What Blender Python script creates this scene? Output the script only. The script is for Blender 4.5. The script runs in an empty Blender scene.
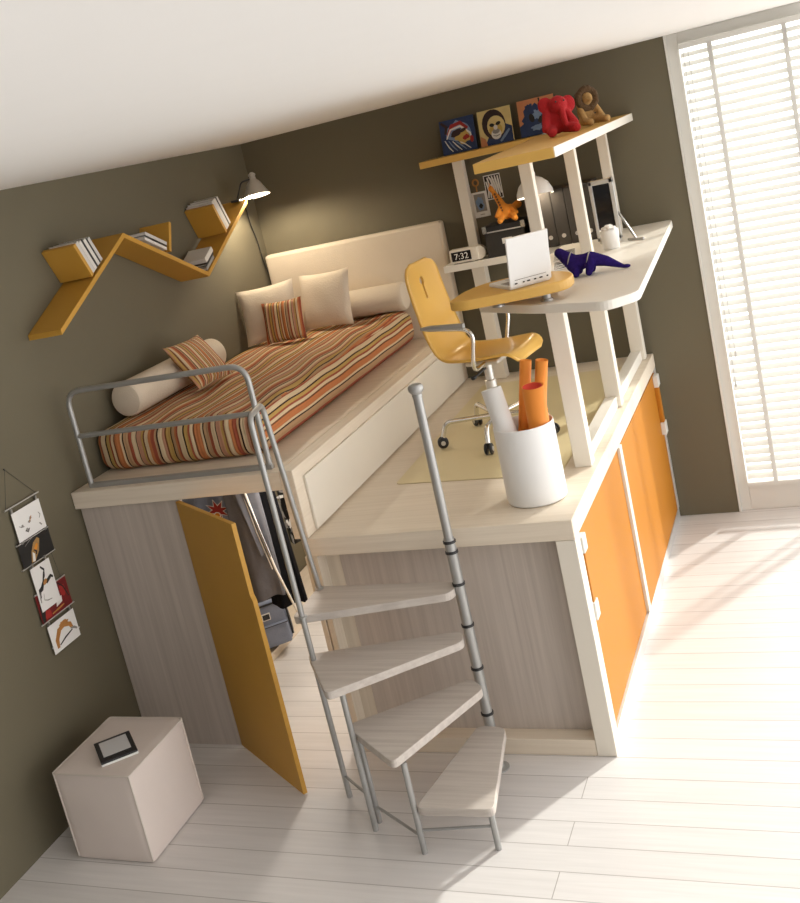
import bpy, bmesh, math, random
from mathutils import Vector, Matrix, Euler
random.seed(7)
scene = bpy.context.scene
col = scene.collection
PI = math.pi
V = Vector

# ------------------------------------------------------------------ camera
cam_data = bpy.data.cameras.new('camera')
cam_data.sensor_fit = 'HORIZONTAL'
cam_data.sensor_width = 36
cam_data.lens = 49.8625
cam_data.shift_x = 0.11819
cam_data.shift_y = -0.07063
cam_data.clip_start = 0.05
cam = bpy.data.objects.new('camera', cam_data)
col.objects.link(cam)
Rx = V((0.8887479, 0.3961257, -0.2306764))
Ry = V((-0.1206552, -0.2833294, -0.9514025))
Rz = V((-0.4422324, 0.8733893, -0.2040138))
cm = Matrix((( Rx.x, -Ry.x, -Rz.x, 3.41993), (Rx.y, -Ry.y, -Rz.y, -4.0698), (Rx.z, -Ry.z, -Rz.z, 2.64526), (0, 0, 0, 1)))
cam.matrix_world = cm
scene.camera = cam

# ------------------------------------------------------------------ light
scene.view_settings.view_transform = 'Standard'
scene.view_settings.look = 'None'
scene.view_settings.gamma = 1
scene.view_settings.exposure = 0.45
scene.view_settings.use_curve_mapping = False
try:
    scene.cycles.use_denoising = True
    scene.cycles.max_bounces = 10
    scene.cycles.diffuse_bounces = 6
    scene.cycles.transparent_max_bounces = 24
    scene.cycles.sample_clamp_indirect = 6
except Exception:
    pass

world = bpy.data.worlds.new('world')
scene.world = world
world.use_nodes = True
nt = world.node_tree
nt.nodes.clear()
wo = nt.nodes.new('ShaderNodeOutputWorld')
bg = nt.nodes.new('ShaderNodeBackground')
geo = nt.nodes.new('ShaderNodeTexCoord')
ramp = nt.nodes.new('ShaderNodeValToRGB')
dot = nt.nodes.new('ShaderNodeVectorMath'); dot.operation = 'DOT_PRODUCT'
dot.inputs[1].default_value = (.80, .60, 0)      # the bright side: windows to the right and behind the desk
nt.links.new(geo.outputs['Generated'], dot.inputs[0])
add = nt.nodes.new('ShaderNodeMath'); add.operation = 'MULTIPLY_ADD'
add.inputs[1].default_value = 0.5; add.inputs[2].default_value = 0.5
nt.links.new(dot.outputs['Value'], add.inputs[0])
nt.links.new(add.outputs[0], ramp.inputs[0])
W_DIM, W_MID, W_BRIGHT = .12, 2.15, 2.5
e = ramp.color_ramp.elements
e[0].position = .38; e[0].color = (W_DIM, W_DIM * .98, W_DIM * .97, 1)
e[1].position = 1.0; e[1].color = (W_BRIGHT, W_BRIGHT * .975, W_BRIGHT * .955, 1)
e2 = e.new(.75); e2.color = (W_MID, W_MID * .975, W_MID * .955, 1)
nt.links.new(ramp.outputs[0], bg.inputs[0])
bg.inputs[1].default_value = 1.0
nt.links.new(bg.outputs[0], wo.inputs[0])

sun_data = bpy.data.lights.new('sun', 'SUN')
sun_data.energy = 3.3
sun_data.angle = math.radians(3.0)
sun_data.color = (1.0, 0.96, 0.90)
sun = bpy.data.objects.new('sun', sun_data)
col.objects.link(sun)
EL = math.radians(28)
sdir = V((-0.515 * math.cos(EL), -0.857 * math.cos(EL), -math.sin(EL)))
sun.rotation_euler = sdir.to_track_quat('-Z', 'Y').to_euler()

D, H, HB, HC, XR, XB = 2.624, 1.05, 1.37, 2.827, 2.366, 1.208

# ------------------------------------------------------------------ materials
def nodes(name):
    m = bpy.data.materials.new(name); m.use_nodes = True
    n = m.node_tree
    b = n.nodes['Principled BSDF']
    return m, n, b
def lk(n, a, b): n.links.new(a, b)
def node(n, t, **kw):
    x = n.nodes.new(t)
    for k, v in kw.items(): setattr(x, k, v)
    return x
def plain(name, rgb, rough=.5, metal=0., noise=0.04, scale=6., bump=0., bscale=60., spec=None, coat=0):
    m, n, b = nodes(name)
    tc = node(n, 'ShaderNodeTexCoord')
    ns = node(n, 'ShaderNodeTexNoise'); ns.inputs['Scale'].default_value = scale; ns.inputs['Detail'].default_value = 4
    lk(n, tc.outputs['Object'], ns.inputs['Vector'])
    mix = node(n, 'ShaderNodeMix', data_type='RGBA')
    mix.inputs[6].default_value = (*[max(0, c * (1 - noise)) for c in rgb], 1)
    mix.inputs[7].default_value = (*[min(1, c * (1 + noise)) for c in rgb], 1)
    lk(n, ns.outputs[0], mix.inputs[0]); lk(n, mix.outputs[2], b.inputs['Base Color'])
    b.inputs['Roughness'].default_value = rough; b.inputs['Metallic'].default_value = metal
    if spec is not None: b.inputs['Specular IOR Level'].default_value = spec
    if coat: b.inputs['Coat Weight'].default_value = coat
    if bump:
        n2 = node(n, 'ShaderNodeTexNoise'); n2.inputs['Scale'].default_value = bscale; n2.inputs['Detail'].default_value = 3
        lk(n, tc.outputs['Object'], n2.inputs['Vector'])
        bp = node(n, 'ShaderNodeBump'); bp.inputs['Strength'].default_value = bump; bp.inputs['Distance'].default_value = .01
        lk(n, n2.outputs[0], bp.inputs['Height']); lk(n, bp.outputs[0], b.inputs['Normal'])
    return m
def wood(name, rgb, dark, grain=(40, 40, 1.5), contrast=1.0, rough=.5, bump=.05):
    """streaked grain; grain = noise scale per axis (small along the fibres)"""
    m, n, b = nodes(name)
    tc = node(n, 'ShaderNodeTexCoord')
    mp = node(n, 'ShaderNodeMapping'); mp.inputs['Scale'].default_value = grain
    lk(n, tc.outputs['Object'], mp.inputs['Vector'])
    ns = node(n, 'ShaderNodeTexNoise'); ns.inputs['Scale'].default_value = 1; ns.inputs['Detail'].default_value = 6; ns.inputs['Roughness'].default_value = .65
    lk(n, mp.outputs[0], ns.inputs['Vector'])
    cr = node(n, 'ShaderNodeValToRGB')
    c = cr.color_ramp.elements
    c[0].position = .5 - .22 / contrast; c[0].color = (*dark, 1)
    c[1].position = .5 + .16 / contrast; c[1].color = (*rgb, 1)
    lk(n, ns.outputs[0], cr.inputs[0]); lk(n, cr.outputs[0], b.inputs['Base Color'])
    b.inputs['Roughness'].default_value = rough
    bp = node(n, 'ShaderNodeBump'); bp.inputs['Strength'].default_value = bump; bp.inputs['Distance'].default_value = .004
    lk(n, ns.outputs[0], bp.inputs['Height']); lk(n, bp.outputs[0], b.inputs['Normal'])
    return m
def stripes(name, period=.46, rough=.85):
    m, n, b = nodes(name)
    uv = node(n, 'ShaderNodeUVMap'); uv.uv_map = 'UVMap'
    sp = node(n, 'ShaderNodeSeparateXYZ'); lk(n, uv.outputs[0], sp.inputs[0])
    dv = node(n, 'ShaderNodeMath', operation='DIVIDE'); dv.inputs[1].default_value = period
    lk(n, sp.outputs[0], dv.inputs[0])
    fr = node(n, 'ShaderNodeMath', operation='FRACT'); lk(n, dv.outputs[0], fr.inputs[0])
    cr = node(n, 'ShaderNodeValToRGB'); cr.color_ramp.interpolation = 'CONSTANT'
    cream = (.68, .53, .34); red = (.33, .085, .045); org = (.52, .19, .07); tan = (.45, .28, .15); blk = (.045, .025, .018); och = (.50, .32, .10); pink = (.52, .27, .17); brn = (.19, .075, .035)
    seq = [(cream, 3), (blk, .8), (och, 2), (red, 1), (cream, 1.6), (brn, 1), (org, 3), (cream, 1), (blk, .8), (tan, 2.4), (red, 1.8), (cream, 2.4), (blk, .7), (pink, 2.6),
           (och, 1.2), (brn, 1), (cream, 2), (org, 1.6), (red, 2.2), (tan, 1), (blk, .9), (cream, 2.2), (pink, 1.4), (brn, .8), (och, 2.6), (blk, .7), (tan, 1.6), (org, 1.1), (red, 1.1)]
    tot = sum(w for _, w in seq); acc = 0
    els = cr.color_ramp.elements
    while len(els) < len(seq): els.new(.5)
    for i, (c, w) in enumerate(seq):
        els[i].position = acc / tot
        acc += w
    for i, (c, w) in enumerate(seq): els[i].color = (*c, 1)
    lk(n, fr.outputs[0], cr.inputs[0]); lk(n, cr.outputs[0], b.inputs['Base Color'])
    b.inputs['Roughness'].default_value = rough
    b.inputs['Specular IOR Level'].default_value = .2
    # woven rib along the stripes
    wv = node(n, 'ShaderNodeMath', operation='SINE'); mu = node(n, 'ShaderNodeMath', operation='MULTIPLY'); mu.inputs[1].default_value = 350
    lk(n, sp.outputs[0], mu.inputs[0]); lk(n, mu.outputs[0], wv.inputs[0])
    tc = node(n, 'ShaderNodeTexCoord'); ns = node(n, 'ShaderNodeTexNoise'); ns.inputs['Scale'].default_value = 9; ns.inputs['Detail'].default_value = 3
    lk(n, tc.outputs['Object'], ns.inputs['Vector'])
    ad = node(n, 'ShaderNodeMath', operation='MULTIPLY_ADD'); ad.inputs[1].default_value = .08
    lk(n, wv.outputs[0], ad.inputs[0]); lk(n, ns.outputs[0], ad.inputs[2])
    bp = node(n, 'ShaderNodeBump'); bp.inputs['Strength'].default_value = .5; bp.inputs['Distance'].default_value = .02
    lk(n, ad.outputs[0], bp.inputs['Height']); lk(n, bp.outputs[0], b.inputs['Normal'])
    return m
def floor_mat():
    m, n, b = nodes('white painted planks')
    tc = node(n, 'ShaderNodeTexCoord')
    br = node(n, 'ShaderNodeTexBrick')
    br.inputs['Scale'].default_value = 1; br.inputs['Brick Width'].default_value = 3.6; br.inputs['Row Height'].default_value = .145
    br.inputs['Mortar Size'].default_value = .0022; br.inputs['Mortar Smooth'].default_value = .3
    br.offset = .37
    br.inputs['Color1'].default_value = (.80, .775, .76, 1); br.inputs['Color2'].default_value = (.75, .725, .71, 1); br.inputs['Mortar'].default_value = (.45, .42, .40, 1)
    lk(n, tc.outputs['Object'], br.inputs['Vector'])
    mp = node(n, 'ShaderNodeMapping'); mp.inputs['Scale'].default_value = (1.5, 22, 1)
    lk(n, tc.outputs['Object'], mp.inputs['Vector'])
    ns = node(n, 'ShaderNodeTexNoise'); ns.inputs['Scale'].default_value = 1.6; ns.inputs['Detail'].default_value = 5
    lk(n, mp.outputs[0], ns.inputs['Vector'])
    mx = node(n, 'ShaderNodeMix', data_type='RGBA', blend_type='MULTIPLY'); mx.inputs[0].default_value = .22
    lk(n, br.outputs[0], mx.inputs[6]); lk(n, ns.outputs[0], mx.inputs[7]); lk(n, mx.outputs[2], b.inputs['Base Color'])
    b.inputs['Roughness'].default_value = .42
    sb = node(n, 'ShaderNodeMath', operation='MULTIPLY_ADD'); sb.inputs[1].default_value = -1; 
    lk(n, br.outputs['Fac'], sb.inputs[0]); lk(n, ns.outputs[0], sb.inputs[2])
    bp = node(n, 'ShaderNodeBump'); bp.inputs['Strength'].default_value = .25; bp.inputs['Distance'].default_value = .004
    lk(n, sb.outputs[0], bp.inputs['Height']); lk(n, bp.outputs[0], b.inputs['Normal'])
    return m
def translucent(name, rgb, amount=.5):
    m, n, b = nodes(name)
    out = n.nodes['Material Output']
    df = node(n, 'ShaderNodeBsdfDiffuse'); df.inputs[0].default_value = (*rgb, 1)
    tr = node(n, 'ShaderNodeBsdfTranslucent'); tr.inputs[0].default_value = (*rgb, 1)
    mx = node(n, 'ShaderNodeMixShader'); mx.inputs[0].default_value = amount
    lk(n, df.outputs[0], mx.inputs[1]); lk(n, tr.outputs[0], mx.inputs[2]); lk(n, mx.outputs[0], out.inputs[0])
    return m
def glass_mat(name):
    m, n, b = nodes(name)
    out = n.nodes['Material Output']
    t = node(n, 'ShaderNodeBsdfTransparent'); t.inputs[0].default_value = (.97, .98, .97, 1)
    g = node(n, 'ShaderNodeBsdfGlossy'); g.inputs['Roughness'].default_value = .02
    mx = node(n, 'ShaderNodeMixShader'); mx.inputs[0].default_value = .05
    lk(n, t.outputs[0], mx.inputs[1]); lk(n, g.outputs[0], mx.inputs[2]); lk(n, mx.outputs[0], out.inputs[0])
    return m
def glow(name, rgb, strength):
    m, n, b = nodes(name)
    b.inputs['Base Color'].default_value = (*rgb, 1)
    b.inputs['Emission Color'].default_value = (*rgb, 1); b.inputs['Emission Strength'].default_value = strength
    return m

M = {}
M['wall'] = plain('olive grey wall paint', (.140, .122, .078), .75, noise=.07, scale=1.5, bump=.04, bscale=90)
M['ceiling'] = plain('white ceiling paint', (.84, .83, .81), .9, noise=.01)
M['floor'] = floor_mat()
M['white_frame'] = plain('white lacquered window frame', (.72, .71, .67), .4, noise=.02)
M['slat'] = translucent('white blind slats', (.80, .79, .75), .36)
M['tape'] = translucent('grey blind tape', (.72, .71, .69), .5)
M['glass'] = glass_mat('window glass')
M['wood_x'] = wood('bleached larch, grain across', (.78, .69, .57), (.68, .59, .47), (1.5, 45, 45), 1.0)
M['wood_y'] = wood('bleached larch, grain along bed', (.78, .69, .57), (.68, .59, .47), (45, 1.5, 45), 1.0)
M['wood_z'] = wood('bleached larch, grain upright', (.72, .64, .53), (.62, .54, .43), (45, 45, 1.5), 1.0)
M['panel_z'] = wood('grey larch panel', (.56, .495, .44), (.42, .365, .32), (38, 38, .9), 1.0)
M['tread'] = wood('grey larch tread', (.58, .53, .48), (.45, .40, .36), (2.0, 40, 40), 1.0)
M['cream_lacquer'] = plain('cream lacquer', (.76, .71, .62), .45, noise=.02)
M['white_lacquer'] = plain('white desk lacquer', (.80, .77, .70), .4, noise=.03, scale=3)
M['ochre'] = plain('ochre lacquer', (.55, .295, .042), .5, noise=.04, bump=.02)
M['orange'] = plain('orange lacquer', (.47, .18, .015), .55, noise=.03, scale=2, spec=.25)
M['yellow'] = plain('honey yellow lacquer', (.70, .42, .10), .42, noise=.05)
M['chair_yellow'] = plain('yellow chair shell', (.78, .47, .10), .35, noise=.03, coat=.2)
M['steel'] = plain('satin steel', (.50, .50, .50), .36, 1.0, noise=.03)
M['grey_metal'] = plain('silver painted tube', (.40, .40, .39), .42, .55, noise=.04)
M['chrome'] = plain('chrome', (.78, .78, .77), .22, 1.0, noise=.01)
M['alu'] = plain('matt aluminium', (.66, .65, .63), .4, .6, noise=.03)
M['black'] = plain('black plastic', (.018, .018, .02), .45, noise=.1)
M['dark'] = plain('charcoal card', (.028, .026, .024), .6, noise=.1)
M['binder'] = plain('dark grey binder cloth', (.060, .054, .048), .7, noise=.1, spec=.2)
M['cream_fabric'] = plain('cream cotton', (.70, .61, .49), .9, noise=.05, bump=.25, bscale=120, spec=.15)
M['pouf'] = plain('off white leatherette', (.68, .60, .555), .6, noise=.04, bump=.12, bscale=14)
M['seam'] = plain('piping', (.62, .56, .50), .7, noise=.05)
M['stripe'] = stripes('striped cotton cover')
M['stripe_small'] = stripes('striped cushion cover', .24)
M['white'] = plain('white plastic', (.82, .82, .81), .35, noise=.02)
M['paper'] = plain('white paper', (.82, .81, .79), .8, noise=.02)
M['mat'] = plain('pale yellow mat', (.70, .60, .36), .35, noise=.04)
M['orange_paper'] = plain('orange paper', (.82, .27, .03), .6, noise=.05)
M['red_paper'] = plain('red paper inside', (.70, .05, .02), .6, noise=.05)
M['red_plush'] = plain('red plush', (.40, .012, .016), .95, noise=.25, scale=60, bump=.6, bscale=150)
M['tan_plush'] = plain('tan plush', (.42, .25, .09), .95, noise=.3, scale=60, bump=.6, bscale=150)
M['mane'] = plain('brown mane plush', (.085, .045, .016), .95, noise=.4, scale=70, bump=.8, bscale=120)
M['purple_plush'] = plain('indigo plush', (.024, .012, .125), .95, noise=.3, scale=80, bump=.5, bscale=150, spec=.1)
M['orange_plush'] = plain('orange plush', (.72, .27, .03), .9, noise=.2, scale=60, bump=.4, bscale=150)
M['brown'] = plain('brown', (.17, .07, .02), .8, noise=.2, scale=40)
M['denim'] = plain('grey blue cotton', (.24, .28, .38), .9, noise=.15, scale=20, bump=.3, bscale=40, spec=.1)
M['grey_cloth'] = plain('grey jacket cloth', (.15, .155, .18), .9, noise=.15, scale=20, bump=.3, bscale=40, spec=.1)
M['black_cloth'] = plain('black coat cloth', (.010, .010, .012), .95, noise=.2, scale=20, bump=.3, bscale=40, spec=.1)
M['bag'] = plain('grey blue canvas', (.22, .25, .33), .85, noise=.12, scale=30, bump=.2, bscale=120)
M['red'] = plain('red print', (.36, .022, .018), .6, noise=.1)
M['deep_blue'] = plain('deep blue paint', (.018, .042, .13), .6, noise=.5, scale=30)
M['light_blue'] = plain('pale blue paint', (.20, .30, .48), .6, noise=.3, scale=30)
M['pale_yellow'] = plain('pale yellow paint', (.72, .58, .25), .6, noise=.12, scale=20)
M['skin_yellow'] = plain('ochre paint', (.58, .40, .10), .6, noise=.2, scale=30)
M['salmon'] = plain('salmon paint', (.60, .25, .11), .6, noise=.15, scale=20)
M['dark_brown'] = plain('dark brown paint', (.035, .016, .018), .6, noise=.3, scale=30)
M['print_white'] = plain('white paint', (.78, .76, .72), .6, noise=.06)
M['print_grey'] = plain('grey ink', (.28, .26, .24), .6, noise=.3, scale=40)
M['print_brown'] = plain('ginger ink', (.45, .20, .05), .6, noise=.3, scale=40)
M['print_black'] = plain('black ink', (.015, .014, .013), .6, noise=.2, scale=40)
M['print_red'] = plain('red ink', (.16, .008, .008), .6, noise=.4, scale=40)
M['shade'] = plain('satin lamp shade', (.55, .52, .47), .35, .5, noise=.03)
M['bulb'] = glow('lit bulb', (1, .82, .58), 14)
M['screen'] = plain('dark screen', (.012, .012, .014), .12, noise=.2)
M['lcd'] = plain('pale screen', (.62, .62, .63), .3, noise=.03)

# ------------------------------------------------------------------ object helpers
def tag(o, label, cat, group=None, kind=None):
    if label: o['label'] = label
    if cat: o['category'] = cat
    if group: o['group'] = group
    if kind: o['kind'] = kind
    return o
def thing(name, label, cat, loc=(0, 0, 0), rotz=0., group=None):
    o = bpy.data.objects.new(name, None); col.objects.link(o)
    o.empty_display_size = .05
    o.matrix_world = Matrix.Translation(V(loc)) @ Matrix.Rotation(rotz, 4, 'Z')
    o['mw'] = [c for r in o.matrix_world for c in r]
    return tag(o, label, cat, group)
def rootmat(o):
    return Matrix([list(o['mw'])[i * 4:i * 4 + 4] for i in range(4)]) if 'mw' in o else Matrix.Identity(4)
class MB:
    def __init__(s): s.bm = bmesh.new()
    def box(s, lo, hi, mat=None):
        lo, hi = V(lo), V(hi)
        vs = [s.bm.verts.new((x, y, z)) for x in (lo.x, hi.x) for y in (lo.y, hi.y) for z in (lo.z, hi.z)]
        if mat is not None:
            for v in vs: v.co = mat @ v.co
        for f in ((0, 1, 3, 2), (4, 6, 7, 5), (0, 4, 5, 1), (2, 3, 7, 6), (0, 2, 6, 4), (1, 5, 7, 3)):
            s.bm.faces.new([vs[i] for i in f])
        return s
    def prism(s, pts, off):
        """pts: list of 3-D points of a planar polygon; off: extrusion vector"""
        a = [s.bm.verts.new(V(q)) for q in pts]
        b = [s.bm.verts.new(V(q) + V(off)) for q in pts]
        n = len(pts)
        f1 = s.bm.faces.new(a); f2 = s.bm.faces.new(b[::-1])
        for i in range(n): s.bm.faces.new((a[(i + 1) % n], a[i], b[i], b[(i + 1) % n]))
        return s
    def tube(s, path, r, seg=10, cap=True, closed=False):
        path = [V(q) for q in path]
        n = len(path)
        rr = r if isinstance(r, (list, tuple)) else [r] * n
        up = None; rings = []
        for i in range(n):
            if closed: t = (path[(i + 1) % n] - path[i - 1]).normalized()
            else: t = (path[min(i + 1, n - 1)] - path[max(i - 1, 0)]).normalized()
            if up is None:
                up = t.orthogonal().normalized()
            else:
                up = (up - t * up.dot(t)); up = up.normalized() if up.length > 1e-6 else t.orthogonal().normalized()
            bi = t.cross(up)
            rings.append([s.bm.verts.new(path[i] + (up * math.cos(2 * PI * k / seg) + bi * math.sin(2 * PI * k / seg)) * rr[i]) for k in range(seg)])
        m = n if closed else n - 1
        for i in range(m):
            A, B = rings[i], rings[(i + 1) % n]
            for k in range(seg): s.bm.faces.new((A[k], A[(k + 1) % seg], B[(k + 1) % seg], B[k]))
        if cap and not closed:
            s.bm.faces.new(rings[0][::-1]); s.bm.faces.new(rings[-1])
        return s
    def lathe(s, prof, c=(0, 0, 0), mat=None, seg=24, closed=False):
        rings = []
        for r, z in prof:
            ring = []
            for k in range(seg):
                a = 2 * PI * k / seg
                p = V((r * math.cos(a), r * math.sin(a), z))
                if mat is not None: p = mat @ p
                ring.append(s.bm.verts.new(p + V(c)))
            rings.append(ring)
        n = len(rings)
        for i in range(n if closed else n - 1):
            A, B = rings[i], rings[(i + 1) % n]
            for k in range(seg): s.bm.faces.new((A[k], A[(k + 1) % seg], B[(k + 1) % seg], B[k]))
        if not closed:
            s.bm.faces.new(rings[0][::-1]); s.bm.faces.new(rings[-1])
        return s
    def ball(s, c, r, sub=2, mat=None):
        r = V((r, r, r)) if not hasattr(r, '__len__') else V(r)
        g = bmesh.ops.create_icosphere(s.bm, subdivisions=sub, radius=1)
        for v in g['verts']:
            q = V((v.co.x * r.x, v.co.y * r.y, v.co.z * r.z))
            if mat is not None: q = mat @ q
            v.co = q + V(c)
        return s
    def grid(s, rows):
        vs = [[s.bm.verts.new(V(q)) for q in row] for row in rows]
        for i in range(len(vs) - 1):
            for j in range(len(vs[0]) - 1):
                s.bm.faces.new((vs[i][j], vs[i][j + 1], vs[i + 1][j + 1], vs[i + 1][j]))
        return s
    def build(s, name, mat, parent=None, smooth=False, bevel=0., local=False, sub=0, weld=0., uv=None, origin=None, remesh=0., solid=0.):
        if weld: bmesh.ops.remove_doubles(s.bm, verts=s.bm.verts, dist=weld)
        bmesh.ops.recalc_face_normals(s.bm, faces=s.bm.faces)
        root = parent
        while root is not None and root.parent is not None: root = root.parent
        if root is not None and not local:
            inv = rootmat(root).inverted()
            s.bm.transform(inv)
        if origin is not None:
            s.bm.transform(Matrix.Translation(-V(origin)))
        if smooth:
            for f in s.bm.faces: f.smooth = True
        if uv:
            lay = s.bm.loops.layers.uv.new('UVMap')
            for f in s.bm.faces:
                for l in f.loops: l[lay].uv = uv(l.vert.co, f.normal)
        me = bpy.data.meshes.new(name)
        s.bm.to_mesh(me); s.bm.free()
        me.materials.append(M[mat] if isinstance(mat, str) else mat)
        o = bpy.data.objects.new(name, me); col.objects.link(o)
        if parent is not None: o.parent = parent
        if origin is not None: o.location = origin
        if remesh:
            r = o.modifiers.new('remesh', 'REMESH'); r.mode = 'VOXEL'; r.voxel_size = remesh; r.use_smooth_shade = True
            k = o.modifiers.new('smooth', 'SMOOTH'); k.iterations = 4; k.factor = .5
        if solid:
            k = o.modifiers.new('solid', 'SOLIDIFY'); k.thickness = solid; k.offset = 0
        if bevel:
            k = o.modifiers.new('bevel', 'BEVEL'); k.width = bevel; k.segments = 2; k.limit_method = 'ANGLE'; k.angle_limit = .7
            k.harden_normals = False
        if sub:
            k = o.modifiers.new('sub', 'SUBSURF'); k.levels = sub; k.render_levels = sub
        if smooth and not remesh:
            try: me.set_sharp_from_angle(angle=math.radians(40))
            except Exception: pass
        return o
def fillet(pts, r, k=6, closed=False):
    pts = [V(q) for q in pts]; out = []
    n = len(pts)
    for i in range(n):
        if not closed and i in (0, n - 1): out.append(pts[i]); continue
        a, b, c = pts[i - 1], pts[i], pts[(i + 1) % n]
        u, w = (a - b), (c - b)
        rr = min(r, u.length * .49, w.length * .49)
        p0 = b + u.normalized() * rr; p1 = b + w.normalized() * rr
        for t in range(k + 1):
            t /= k
            out.append(p0 * (1 - t) ** 2 + b * 2 * t * (1 - t) + p1 * t * t)
    return out
def struct(name, mb, mat, parent=None, **kw):
    o = mb.build(name, mat, parent, **kw)
    if parent is None: o['kind'] = 'structure'
    return o

# ------------------------------------------------------------------ structure
struct('floor', MB().box((-.1, -5, -.06), (6.3, D + .3, 0)), 'floor')
struct('ceiling', MB().box((-.1, -5, HC), (6.3, D + .3, HC + .08)), 'ceiling')
struct('wall_left', MB().box((-.1, -5, 0), (0, D + .1, HC)), 'wall')
struct('wall_back', MB().box((0, D, 0), (2.705, D + .12, HC)), 'wall')
XW1, XW2, XW3 = 2.705, 3.47, 6.2
w = MB()
y0, y1 = D + .02, D + .08
w.box((XW1, y0, .0), (XW1 + .07, y1, HC)).box((XW2 - .04, y0, 0), (XW2 - .005, y1, HC)).box((XW3 - .07, y0, 0), (XW3, y1, HC))
w.box((XW1 + .07, y0, 0), (XW2 - .04, y1, .17)).box((XW2 - .005, y0, 0), (XW3 - .07, y1, .1))
w.box((XW1 + .07, y0, 2.765), (XW2 - .04, y1, HC)).box((XW2 - .005, y0, 2.765), (XW3 - .07, y1, HC))
win = struct('window_1', w, 'white_frame', bevel=.004)
struct('pane', MB().box((XW1 + .06, y0 + .04, .15), (XW2 - .03, y0 + .046, 2.78)), 'glass', win)
struct('pane', MB().box((XW2 + .03, y0 + .04, .09), (XW3 - .06, y0 + .046, 2.78)), 'glass', win)
struct('trim_1', MB().box((XW1 + .0005, D - .006, 0), (XW1 + .012, D + .018, HC)), 'white_frame')

vb = thing('venetian_blind', 'white horizontal slatted blind filling the tall window', 'blind', (3.1, D, 0))
bx0, bx1 = XW1 + .074, XW2 - .045
MB().box((bx0, D - .028, 2.735), (bx1, D + .018, 2.765)).build('headrail', 'white_frame', vb, bevel=.003)
sl = MB()
TILT = math.radians(31)
z = 2.70
while z > .20:
    prof = []
    for k in range(7):
        u = (k / 6 - .5) * .048
        cur = .0035 * (1 - (u / .024) ** 2)
        # inner edge low, outer edge high: the slats lie along the sun's rays
        prof.append((u * math.cos(TILT) - cur * math.sin(TILT), u * math.sin(TILT) + cur * math.cos(TILT)))
    sl.grid([[(x, D - .008 + a, z + b) for (a, b) in prof] for x in (bx0 + .004, bx1 - .004)])
    z -= .0505
sl.build('slats', 'slat', vb, smooth=True)
MB().box((bx0, D - .03, .172), (bx1, D + .01, .19)).build('bottom_rail', 'white_frame', vb)
for x in (2.925, 3.30):
    MB().box((x, D - .036, .185), (x + .022, D - .0345, 2.74)).box((x, D + .0165, .185), (x + .022, D + .018, 2.74)).build('ladder_tape', 'tape', vb)
cd = MB()
for x in (2.80, 2.825):
    cd.tube([(x, D - .04, 2.735), (x + .002, D - .042, 1.9), (x, D - .04, 1.0 if x > 2.81 else .82)], .0018, 6)
    cd.lathe([(.003, 0), (.007, .01), (.004, .035)], (x, D - .04, (1.0 if x > 2.81 else .82) - .03), seg=8)
cd.build('pull_cord', 'tape', vb)
# ------------------------------------------------------------------ loft bed
bed = thing('loft_bed', 'tall bleached wood bed platform with wardrobe below, cream headboard and grey end rail', 'bed', (.6, 1.3, 0))
MB().box((.004, 0, 1.285), (1.138, D - .004, HB)).build('deck', 'wood_x', bed, bevel=.004)
MB().box((.012, .03, 0), (.58, .055, 1.284)).build('front_panel', 'panel_z', bed, bevel=.002)
MB().box((1.138, .0, H + .002), (XB, D - .004, HB)).build('side_panel', 'wood_y', bed, bevel=.004)
MB().box((XB + .0005, .085, H + .012), (XB + .014, 2.50, HB - .055)).build('drawer_front', 'cream_lacquer', bed, bevel=.003)
# wardrobe door, swung open; the upper two thirds step back to form a finger pull
hx, hy = .585, .026
dd = V((1.082 - .58, -.336 - .033, 0)).normalized(); dn = V((-dd.y, dd.x, 0))
L, T = .622, .021
prof = [(0, .012), (L, .012), (L, .93), (L - .016, .955), (L - .016, 1.275), (0, 1.275)]
MB().prism([V((hx, hy, 0)) + dd * a + V((0, 0, b)) for a, b in prof], dn * -T).build('door', 'ochre', bed, bevel=.0015)
hb = MB().box((.022, D - .098, 1.36), (1.262, D - .006, 2.08))
hbo = hb.build('headboard', 'cream_fabric', bed, bevel=.018)
pts = [(.03, D - .09, 1.9), (.03, D - .09, 1.95)]
gr = MB()
yb = .06
gr.tube(fillet([(.094, yb, HB), (.094, yb, 1.85), (1.075, yb, 1.85), (1.075, yb, HB)], .085, 8), .0135, 12)
gr.tube([(.094, yb, 1.63), (1.075, yb, 1.63)], .0125, 10)
gr.box((.094, yb - .012, HB), (1.088, yb + .012, HB + .022))
gr.build('guard_rail', 'grey_metal', bed, smooth=True)
MB().tube([(.02, .51, 1.262), (1.137, .51, 1.262)], .010, 10).build('hanging_rod', 'steel', bed, smooth=True)
MB().box((.012, .06, .001), (.34, 2.48, .05)).build('floor_board', 'wood_y', bed, bevel=.003)

MB().box((.012, 2.50, .001), (1.16, 2.52, 1.284)).build('back_panel', 'wood_z', bed, bevel=.002)

MB().box((.95, .10, 1.2755), (1.01, 2.3, 1.2845)).build('added_light_bar', 'paper', bed)  # unseen bar added under the deck as housing for the fill light
wl = bpy.data.lights.new('wardrobe_fill', 'AREA'); wl.shape = 'RECTANGLE'; wl.size = 2.1; wl.size_y = .05; wl.energy = 14; wl.color = (1, .93, .84)  # invented fill light, added to brighten the wardrobe interior
wlo = bpy.data.objects.new('wardrobe_fill', wl); col.objects.link(wlo); wlo.location = (.98, 1.2, 1.273); wlo.rotation_euler = (0, 0, PI / 2)

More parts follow.
